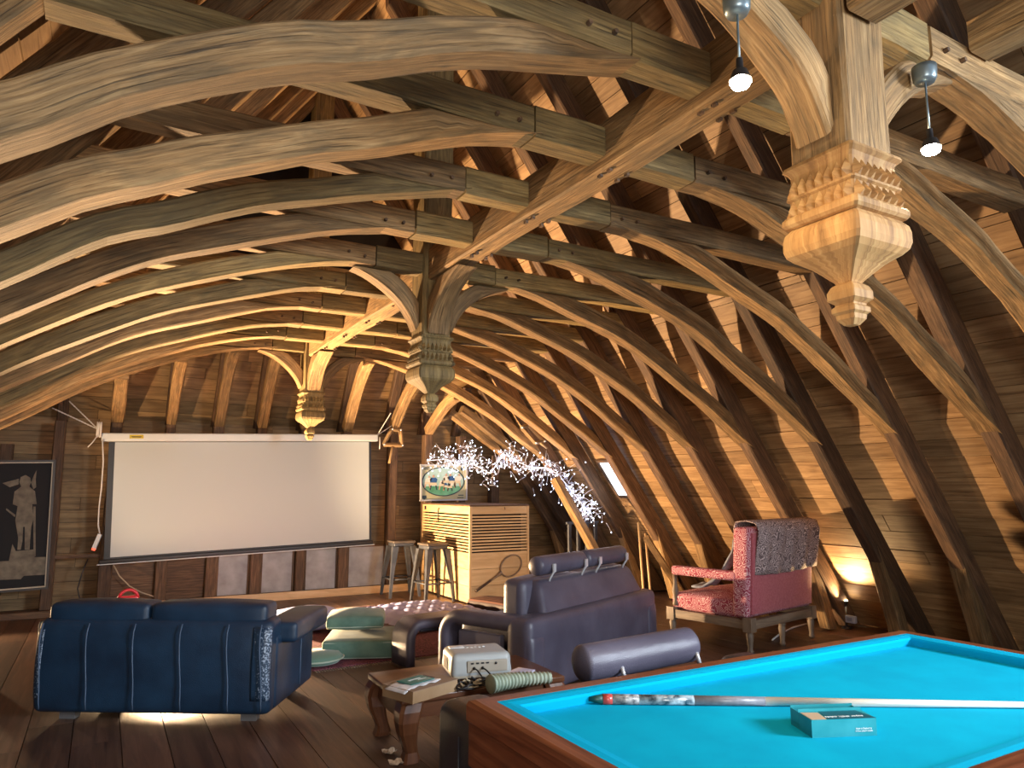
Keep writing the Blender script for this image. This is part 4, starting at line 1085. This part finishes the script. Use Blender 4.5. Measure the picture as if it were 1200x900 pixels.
# grey metal rack behind the plum sofa
t = empty('metal_rack', (5.42, 8.0, 0), .15, 'grey metal frame with upright bars standing right of the bar', 'rack')
for k in range(4):
    m_ = MB(); m_.box((k * .16, 0, .49), (.045, .03, .98), axis=2); m_.build('upright', STEEL, t)
m_ = MB(); m_.box((.24, 0, .99), (.58, .035, .03)); m_.build('top_bar', STEEL, t)
# ------------------------------------------------------------------ projection screen
SCREEN = plain('screen_fabric', (0.46, 0.52, 0.54), 0.75)
WHM = plain('white_housing', (0.62, 0.68, 0.70), 0.4)
sy = 9.80
cA, cB = at(119, 507.5, Y=sy), at(442, 509, Y=sy)
tilt = math.atan2(cB.z - cA.z, cB.x - cA.x); LS_ = (cB - cA).length
t = empty('projection_screen', cA, 0, 'large white roll-down projection screen hung on ropes at the end wall', 'screen')
t.rotation_euler = (0, -tilt, 0)
m_ = MB(); m_.rbox((LS_ / 2, 0, -.052), (LS_, .10, .10), .015, seg=2); hs = m_.build('housing', WHM, t)
m_ = MB(); m_.box((.37, -.0515, -.045), (.15, .003, .045)); lbl = m_.build('sticker', plain('yellow_sticker', (.55, .45, .02), .5), hs)
m_ = MB(); m_.box((.37, -.0535, -.045), (.11, .001, .008)); m_.box((.37, -.0535, -.055), (.09, .001, .004)); m_.build('sticker_print', BLACK, lbl)
zb = -1.50
m_ = MB(); m_.box((LS_ / 2 - .005, -.002, (zb - .11) / 2 - .0), (LS_ - .17, .004, -zb - .10)); m_.build('black_border', BLACK, t)
m_ = MB(); m_.box((LS_ / 2 + .01, -.006, (zb - .11) / 2 + .02), (LS_ - .27, .005, -zb - .15)); m_.build('screen_fabric', SCREEN, t)
m_ = MB(); m_.rbox((LS_ / 2 - .02, -.004, zb - .005), (LS_ - .10, .045, .05), .018, seg=2); m_.build('weight_bar', BLACK, t)
m_ = MB(); m_.rbox((LS_ / 2 - .02, -.004, zb - .036), (LS_ - .06, .03, .012), .005, seg=1, n=2); m_.build('pale_strip', WHM, t)
ROPE = plain('white_rope', (0.62, 0.60, 0.56), .8)
def twist_rope(p, q, sag=.0, r=.008, n=40):
    p, q = Vector(p), Vector(q); pts = []
    m_ = MB()
    for s_ in (0, math.pi):
        pts = []
        for k in range(n + 1):
            f = k / n; c = p.lerp(q, f) - Vector((0, 0, sag * 4 * f * (1 - f))); an = f * (q - p).length * 90 + s_
            pts.append(c + Vector((0, math.cos(an), math.sin(an))) * r * .6)
        m_.tube(pts, r * .65, 5)
    return m_
e1 = at(115, 503, Y=9.80); e2 = at(442, 510, Y=9.80)
for k, (a_, b_, lb_) in enumerate([(at(61, 478, Y=9.93), e1, 'white rope from the left end of the screen to the post, lower strand'), (at(81, 470, Y=9.93), e1, 'white rope from the left end of the screen, upper strand'), (at(458, 484, Y=9.60), e2, 'white rope rising steeply from the right end of the screen'), (at(474, 489, Y=9.93), e2, 'white rope running right from the right end of the screen')]):
    o = twist_rope(a_, b_).build('rope', ROPE); tag(o, lb_, 'rope', 'ropes holding the screen')
m_ = MB(); pts = []
for k in range(90):
    an = k * .62; pts.append(e1 + Vector((.022 * math.sin(an * .21) + .012, -.07 + .02 * math.cos(an), -.01 + .085 * math.sin(an) * (1 + .15 * math.sin(k * 1.3)))))
m_.tube(pts, .007, 5); o = m_.build('rope_bundle', ROPE); tag(o, 'bundle of wound white rope at the left corner of the screen', 'rope')
m_ = MB(); m_.tube([e1 + Vector((.0, -.09, -.08)), e1 + Vector((-.05, -.09, -.17)), e1 + Vector((-.09, -.085, -.22))], .007, 5); m_.build('rope_end', ROPE, o)
m_ = MB(); m_.tube([e2 + Vector((.02, -.06, -.03)), e2 + Vector((.022, -.065, -.12)), e2 + Vector((.02, -.06, -.2))], .008, 5); o = m_.build('rope_tail', ROPE); tag(o, 'loose rope end hanging at the right corner of the screen', 'rope')
pts = [at(120, 515, Y=9.72), at(121, 540, Y=9.78), at(119, 570, Y=9.80), at(116, 595, Y=9.82), at(115, 615, Y=9.84), at(117, 626, Y=9.84)]
m_ = MB(); m_.tube(pts, .009, 6); o = m_.build('power_cable', plain('white_cable', (.6, .6, .58), .5)); tag(o, 'white power cable hanging down the left side of the screen', 'cable')
c = at(113, 636, Y=9.82); c2 = at(117, 627, Y=9.84); d_ = (c2 - c).normalized()
t = empty('socket_strip', c, 0, 'white multi-socket strip with a red switch dangling left of the screen', 'socket strip')
m_ = MB(); m_.tube([d_ * -.07, d_ * .10], [.03, .03], 4, smooth=False); m_.build('strip_body', WHM, t)
m_ = MB(); m_.tube([d_ * -.09, d_ * -.07], [.02, .022], 8); m_.build('switch', plain('red_glow', (.5, .05, .03), .4, emit=(1, .1, .05), es=1.5), t)
pts = [at(103, 655, Y=9.9), at(96, 672, Y=9.9), at(91, 690, Y=9.9), at(93, 700, Y=9.9), at(97, 704, Y=9.9)]
m_ = MB(); m_.tube(pts, .008, 6); o = m_.build('dark_cable', BLACK); tag(o, 'dark cable curving down the end wall from the socket strip', 'cable')
pts = [at(133, 662, Y=9.86), at(140, 675, Y=9.86), at(152, 687, Y=9.86), at(165, 694, Y=9.86), at(180, 699, Y=9.86)]
m_ = MB(); m_.tube(pts, .008, 6); o = m_.build('pale_cable', BEIGE); tag(o, 'pale cable curving down below the left corner of the screen', 'cable')
# ------------------------------------------------------------------ knight picture
pa, pb = at(70, 541, Y=9.86), at(60, 692, Y=9.86)
W_, H_ = .78, pa.z - pb.z
t = empty('framed_picture', (pa.x - W_, 9.86, pb.z), 0, 'tall dark framed picture of an armoured figure with a banner, at the left edge', 'picture')
t.rotation_euler = (0, math.radians(-1.5), 0)
m_ = MB(); m_.box((W_ / 2, .02, H_ / 2), (W_ - .02, .016, H_ - .02)); m_.build('backing', plain('picture_black', (.009, .011, .014), .85), t)
for q, s_, ax in (((W_ / 2, 0, .012), (W_, .045, .024), 0), ((W_ / 2, 0, H_ - .012), (W_, .045, .024), 0), ((.012, 0, H_ / 2), (.024, .045, H_ - .05), 2), ((W_ - .012, 0, H_ / 2), (.024, .045, H_ - .05), 2)):
    m_ = MB(); m_.box(q, s_, axis=ax) ; m_.build('frame_bar', plain('frame_dark', (.03, .022, .018), .4), t)
GOLDF = plain('pale_gold_edge', (.52, .47, .36), .5)
for q, s_, ax in (((W_ / 2, .002, .03), (W_ - .05, .03, .012), 0), ((W_ / 2, .002, H_ - .03), (W_ - .05, .03, .012), 0), ((W_ - .03, .002, H_ / 2), (.012, .03, H_ - .07), 2), ((.03, .002, H_ / 2), (.012, .03, H_ - .07), 2)):
    m_ = MB(); m_.box(q, s_, axis=ax); m_.build('frame_edge', GOLDF, t)
STONE = plain('figure_print', (.11, .10, .078), .8, col2=(.20, .185, .14), scale=12)
def pic(px, py):      # traced on the picture plane in the crop's own pixels (424 x 900 over 80 x 170)
    w = at(px / 5.3, 530 + py / 5.294, Y=9.86); return (w.x - t.location.x, w.z - t.location.z)
def flat(name, poly, mat, d=.008):
    m_ = MB(); m_.prism([pic(*p) for p in poly][::-1], .004, .004 + d, 'y'); return m_.build(name, mat, t)
fig = flat('figure', [(150, 160), (180, 148), (208, 165), (212, 195), (200, 220), (235, 250), (243, 330), (215, 330), (222, 420), (205, 470), (195, 560), (190, 612), (160, 612), (165, 470), (155, 470), (148, 560), (135, 612), (115, 612), (122, 540), (108, 430), (125, 340), (95, 328), (108, 250), (150, 220), (140, 190)], STONE)
flat('banner', [(35, 195), (138, 170), (135, 205), (80, 222)], STONE, .007)
flat('plume', [(212, 195), (232, 150), (250, 118), (242, 175), (243, 225), (225, 238)], STONE, .007)
flat('sword', [(222, 345), (236, 345), (226, 655), (214, 655)], STONE, .007)
flat('dagger', [(55, 352), (110, 395), (105, 408), (52, 362)], STONE, .007)
flat('plinth', [(85, 575), (105, 620), (215, 612), (220, 660), (290, 660), (290, 770), (150, 775), (130, 795), (-200, 800), (-200, 690), (60, 680)], STONE, .007)
# ------------------------------------------------------------------ rugby poster over the bar
qa, qb, qc = at(493.5, 545, Y=9.86), at(546.5, 543, Y=9.86), at(494.5, 586.5, Y=9.86)
W_, H_ = (qb - qa).x, qa.z - qc.z
t = empty('framed_poster', (qa.x, 9.85, qc.z), 0, 'framed cream poster with an oval scene of rugby players above the bar', 'poster')
t.rotation_euler = (0, math.radians(-.6), 0)
m_ = MB(); m_.box((W_ / 2, .012, H_ / 2), (W_, .016, H_)); m_.build('print', plain('cream_print', (.42, .39, .22), .5, col2=(.38, .36, .21), scale=4), t)
for q, s_, ax in (((W_ / 2, 0, 0), (W_ + .03, .035, .02), 0), ((W_ / 2, 0, H_), (W_ + .03, .035, .02), 0), ((0, 0, H_ / 2), (.02, .035, H_), 2), ((W_, 0, H_ / 2), (.02, .035, H_), 2)):
    m_ = MB(); m_.box(q, s_, axis=ax); m_.build('frame_bar', plain('silver_frame', (.45, .45, .46), .35), t)
PD = plain('print_navy', (.02, .04, .05), .5)
def pp(u_, v_): return (u_ * W_, v_ * H_)     # 0..1 across, 0..1 upward
def pflat(name, poly, mat, d, parent=None):
    m_ = MB(); m_.prism([pp(*p) for p in poly], .004 - d, .0042 - d + .002, 'y'); return m_.build(name, mat, parent or t)
def oval(cx, cy, a_, b_, n=36): return [(cx + a_ * math.cos(2 * math.pi * k / n), cy + b_ * math.sin(2 * math.pi * k / n)) for k in range(n)]
pflat('oval_border', oval(.49, .53, .475, .425), PD, .002)
pflat('oval_sky', oval(.49, .53, .445, .395), plain('print_sky', (.30, .46, .40), .5, col2=(.38, .55, .50), scale=6), .003)
grass_ = [p for p in oval(.49, .53, .445, .395) if p[1] < .44]
pflat('oval_pitch', grass_, plain('print_grass', (.05, .22, .10), .5, col2=(.12, .32, .22), scale=8), .004)
JB, JW, SK, SH_ = plain('jersey_blue', (.02, .08, .22), .6), plain('jersey_white', (.62, .60, .52), .6), plain('print_skin', (.45, .28, .18), .6), plain('shorts_cream', (.58, .50, .34), .6)
for k, (cx, cy, s_, jer, lean_) in enumerate([(.14, .52, .8, JW, .03), (.27, .50, 1.0, JB, .0), (.45, .46, .8, JW, .04), (.55, .56, .9, JW, 0), (.54, .42, .7, JB, -.05), (.68, .55, .95, JB, -.03), (.80, .55, .95, JW, .03), (.63, .40, .7, JW, .05)]):
    w_, h_ = .065 * s_, .14 * s_
    pflat('player_shirt', [(cx - w_, cy), (cx + w_, cy), (cx + w_ * 1.3 + lean_, cy + h_ * .7), (cx + w_ * .7 + lean_, cy + h_), (cx - w_ * .7 + lean_, cy + h_), (cx - w_ * 1.3 + lean_, cy + h_ * .7)], jer, .005)
    pflat('player_head', oval(cx + lean_ * 1.3, cy + h_ * 1.28, .026 * s_, .042 * s_, 10), SK, .005)
    pflat('player_shorts', [(cx - w_ * 1.2, cy - h_ * .6), (cx - .005, cy - h_ * .55), (cx + .01, cy - h_ * .55), (cx + w_ * 1.2, cy - h_ * .6), (cx + w_, cy), (cx - w_, cy)], SH_, .006)
    for d_ in (-1, 1):
        pflat('player_leg', [(cx + d_ * w_ * 1.1 - .012, cy - h_ * 1.5), (cx + d_ * w_ * 1.1 + .014, cy - h_ * 1.5), (cx + d_ * w_ * .8 + .016, cy - h_ * .58), (cx + d_ * w_ * .8 - .014, cy - h_ * .58)], PD if k % 2 else SK, .005)
pflat('crest', [(.03, .14), (.03, .06), (.075, .02), (.12, .06), (.12, .14)], PD, .003)
pflat('ball_emblem', oval(.90, .90, .028, .06, 14), PD, .003)
for u_, v_, w_ in ((.04, .93, .15), (.06, .885, .10), (.82, .13, .12), (.80, .06, .14)):
    m_ = MB(); m_.box(((u_ + w_ / 2) * W_, .002, v_ * H_), (w_ * W_, .002, .022 * H_ * 1.2)); m_.build('caption_bar', PD, t)
# ------------------------------------------------------------------ racket presses on the studs
PRESS = wood('press_wood', (.28, .16, .06), (.45, .28, .12), (.58, .40, .20), vs=10, vary=.05)
def press(name, pix, Yp, label, hand):
    P = [at(*p, Y=Yp) for p in pix]; c = sum(P, Vector()) / 4
    t = empty(name, c, 0, label, 'racket press', 'wooden racket presses')
    for k in range(4):
        m_ = MB(); a_, b_ = P[k] - c, P[(k + 1) % 4] - c; m_.tube([a_, b_], .030, 4, smooth=False); m_.build('press_bar', PRESS, t)
    m_ = MB(); m_.tube([at(*hand[0], Y=Yp) - c, at(*hand[1], Y=Yp) - c], [.018, .02], 8); m_.build('racket_handle', PRESS, t)
    for k in range(4):
        m_ = MB(); q = P[k] - c; m_.tube([q + Vector((0, -.05, 0)), q + Vector((0, .0, 0))], .014, 8); m_.build('wing_bolt', CHROME, t)
    return t
press('racket_press', [(449.5, 521), (471, 522), (469, 504), (459, 503)], 9.88, 'trapezoid wooden racket press on the post right of the screen', ((460, 523), (456, 543)))
press('racket_press', [(611, 501), (619, 498), (637, 517), (627, 519)], 8.42, 'trapezoid wooden racket press hung on the sloping ribs above the fairy lights', ((632, 518), (641, 525)))
# ------------------------------------------------------------------ fairy lights
t = empty('fairy_lights', (0, 0, 0), 0, 'tangled string of cold white fairy lights draped over the ribs right of the bar', 'fairy lights')
path = [(500, 540, 9.72), (520, 538, 9.66), (540, 543, 9.52), (548, 530, 9.42), (558, 546, 9.3), (575, 555, 9.1), (590, 532, 8.95), (605, 540, 8.8), (622, 548, 8.62), (640, 548, 8.45), (655, 556, 8.3), (665, 570, 8.2), (676, 583, 8.1), (686, 596, 8.0), (698, 596, 7.92)]
P = [at(a_, b_, Y=c_) for a_, b_, c_ in path]
fine = []
for k in range(len(P) - 1):
    for q in range(8): fine.append(P[k].lerp(P[k + 1], q / 8))
fine.append(P[-1])
rf = random.Random(3)
WIRE = plain('clear_wire', (.70, .72, .80), .3)
m_ = MB(); m_.tube(fine, .006, 5)
m2 = MB(); m3 = MB()
for k in range(520):
    p = rf.choice(fine) + Vector((rf.gauss(0, .06), rf.gauss(0, .06), rf.gauss(0, .085)))
    d_ = Vector((rf.gauss(0, .7), rf.gauss(0, .7), rf.gauss(-.25, .7))).normalized() * rf.uniform(.06, .17)
    m2.tube([p, p + d_ * .6 + Vector((0, 0, .01)), p + d_], .002, 4)
    e = p + d_; m3.lathe([(.001, -.008), (.0055, 0), (.001, .008)], 6, e)
m_.build('main_wire', WIRE, t)
o = m2.build('side_wires', WIRE, t); tag(o, kind='stuff')
LED = plain('led', (1, 1, 1), .3, emit=(.66, .76, 1.0), es=9)
o = m3.build('bulbs', LED, t); tag(o, kind='stuff')
for k, i_ in enumerate((18, 44, 66, 88, 104)):
    point('fairy_glow_%d' % k, fine[i_] + Vector((-.06, -.08, 0)), (.9 if k == 0 else 2.2), (.62, .72, 1.0), .12)
# roof window beyond the fairy lights: a small pane between two ribs
zc, yc = 1.58, 7.68
nx, nz = math.sin(ang), math.cos(ang)
up = Vector((-math.cos(ang), 0, math.sin(ang))); al = Vector((0, 1, 0)); nn = al.cross(up)
Mw = Matrix((al, up, nn)).transposed().to_4x4(); Mw.translation = Vector((XA + roof_r(zc) - .045, yc, zc))
t = bpy.data.objects.new('window_1', None); link(t); t.matrix_world = Mw; tag(t, kind='structure')
m_ = MB()
for q in (-.215, .215): m_.box((q, 0, 0), (.04, .62, .05), axis=1)
for q in (-.29, .29): m_.box((0, q, 0), (.39, .04, .05))
m_.build('window_frame', OAKD, t)
m_ = MB(); m_.box((0, 0, -.005), (.39, .54, .008)); m_.build('window_pane', plain('daylit_pane', (.8, .85, .9), .3, emit=(.82, .9, 1.0), es=2.2), t)
# ------------------------------------------------------------------ hanging spotlights
LAMPM = plain('brushed_lamp_metal', (.22, .28, .31), .35, .7)
BULB = plain('hot_bulb', (1, 1, 1), .3, emit=(1.0, .80, .52), es=90)
def hang(px_c, px_b, Yl, label):
    top = at(*px_c, Y=Yl); bot = at(*px_b, Y=Yl)
    t = empty('hanging_spotlight', (top.x, top.y, top.z), 0, label, 'lamp', 'hanging spotlights')
    L_ = top.z - bot.z
    m_ = MB(); m_.lathe([(.032, -.045), (.040, -.03), (.042, 0), (.042, .018)], 18); m_.build('canopy', LAMPM, t)
    m_ = MB(); m_.tube([(0, 0, -.045), (0, 0, -L_ + .07)], .004, 6); m_.build('cord', LAMPM, t)
    m_ = MB(); m_.lathe([(.010, .085), (.011, .05), (.022, .045), (.034, .014)], 14, (0, 0, -L_), cap=False); m_.build('socket', BLACK, t)
    m_ = MB(); m_.lathe([(.003, -.006), (.026, -.006), (.033, .008), (.02, .022)], 14, (0, 0, -L_)); m_.build('bulb', BULB, t)
    spot('hanging_spot', (top.x, top.y, bot.z - .012), (top.x + .02, top.y + .03, 0), 20, (1.0, .76, .48), 165, .5, .03)
hang((863, 2), (862, 97), 1.40, 'small hanging spotlight left of the nearest carved pendant')
hang((1083, 84), (1088, 176), 1.37, 'small hanging spotlight right of the nearest carved pendant')
# uplight and socket at the foot of the right slope
c = at(990, 705, X=6.86)
t = empty('uplight', (6.86, c.y, 0), 0, 'small bright uplight at the foot of the right roof slope', 'lamp')
m_ = MB(); m_.lathe([(.05, 0), (.05, .015), (.012, .03), (.012, c.z - .05)], 14); m_.build('stand', BLACK, t)
m_ = MB(); m_.lathe([(.02, -.05), (.034, 0), (.034, .012)], 14, (0, 0, c.z), cap=False); m_.build('lamp_shade', BLACK, t)
m_ = MB(); m_.lathe([(.004, .0), (.028, .004), (.028, .012), (.004, .018)], 14, (0, 0, c.z)); m_.build('bulb', BULB, t)
spot('uplight_lamp', (6.74, c.y - .02, c.z + .06), (6.15, c.y - .75, 1.5), 85, (1.0, .64, .30), 105, .6, .03)
c = at(999, 729, X=6.88)
t = empty('power_socket', (6.86, c.y, max(c.z, .03)), 0, 'small pale blue socket box below the bright uplight', 'socket')
m_ = MB(); m_.rbox((0, 0, .03), (.05, .11, .075), .01, seg=2); m_.build('socket_box', plain('pale_blue_box', (.35, .42, .55), .5), t)
m_ = MB(); m_.box((-.027, 0, .032), (.004, .055, .035)); m_.build('socket_cover', plain('pale_box_cover', (.2, .25, .35), .5), t)
# poles and boards leaning in the eaves
for k, (a_, b_, Yp) in enumerate([((748, 612), (754, 692), 6.4), ((756, 625), (762, 692), 6.36)]):
    p_, q_ = at(*a_, Y=Yp), at(*b_, Y=Yp); q_ = p_ + (q_ - p_) * ((p_.z - .005) / (p_.z - q_.z))
    m_ = MB(); m_.tube([q_, p_], [.016, .011], 8); o = m_.build('leaning_pole', PINE); tag(o, ['thin wooden pole leaning in the eaves, left of two', 'thin wooden pole leaning in the eaves, right of two'][k], 'pole', 'thin poles in the eaves')
p_, q_ = at(757, 630, Y=6.3), at(806, 705, Y=6.3)
m_ = MB(); m_.tube([q_, p_], .045, 4, smooth=False); o = m_.build('leaning_board', OAK); tag(o, 'rough oak board leaning aslant in the eaves right of the plum sofa', 'board')
p_, q_ = at(650, 560, Y=8.02), at(706, 662, Y=7.7)
m_ = MB(); m_.tube([q_, p_], .07, 4, smooth=False); o = m_.build('slanting_brace', OAK); tag(o, 'broad slanting oak brace under the fairy lights beside the bar', 'brace')
# white cable on the floor behind the settee
pts = [at(905, 750, Z=.012), at(915, 742, Z=.012), at(930, 735, Z=.012), at(945, 731, Z=.012)]
m_ = MB(); m_.tube(pts, .008, 6); o = m_.build('floor_cable', plain('white_floor_cable', (.7, .7, .68), .5)); tag(o, 'white cable on the floor under the red settee', 'cable')
# low bench with a lavender cloth at the left edge
t = empty('low_bench', (-1.05, 6.75, 0), .1, 'low brown bench with a lavender cloth, cut by the left edge', 'bench')
m_ = MB(); m_.box((0, 0, .27), (.78, .5, .06)); m_.build('bench_top', TEAK, t)
for x in (-.34, .34):
    m_ = MB(); m_.box((x, 0, .12), (.06, .42, .24), axis=2); m_.build('leg', TEAK, t)
m_ = MB(); m_.rbox((0, -.02, .312), (.74, .46, .022), .008, seg=1, n=3); m_.build('cloth', LAV, t)
m_ = MB(); m_.rbox((-.05, .06, .36), (.6, .3, .07), .02); m_.build('dark_cushion', BLACK, t)
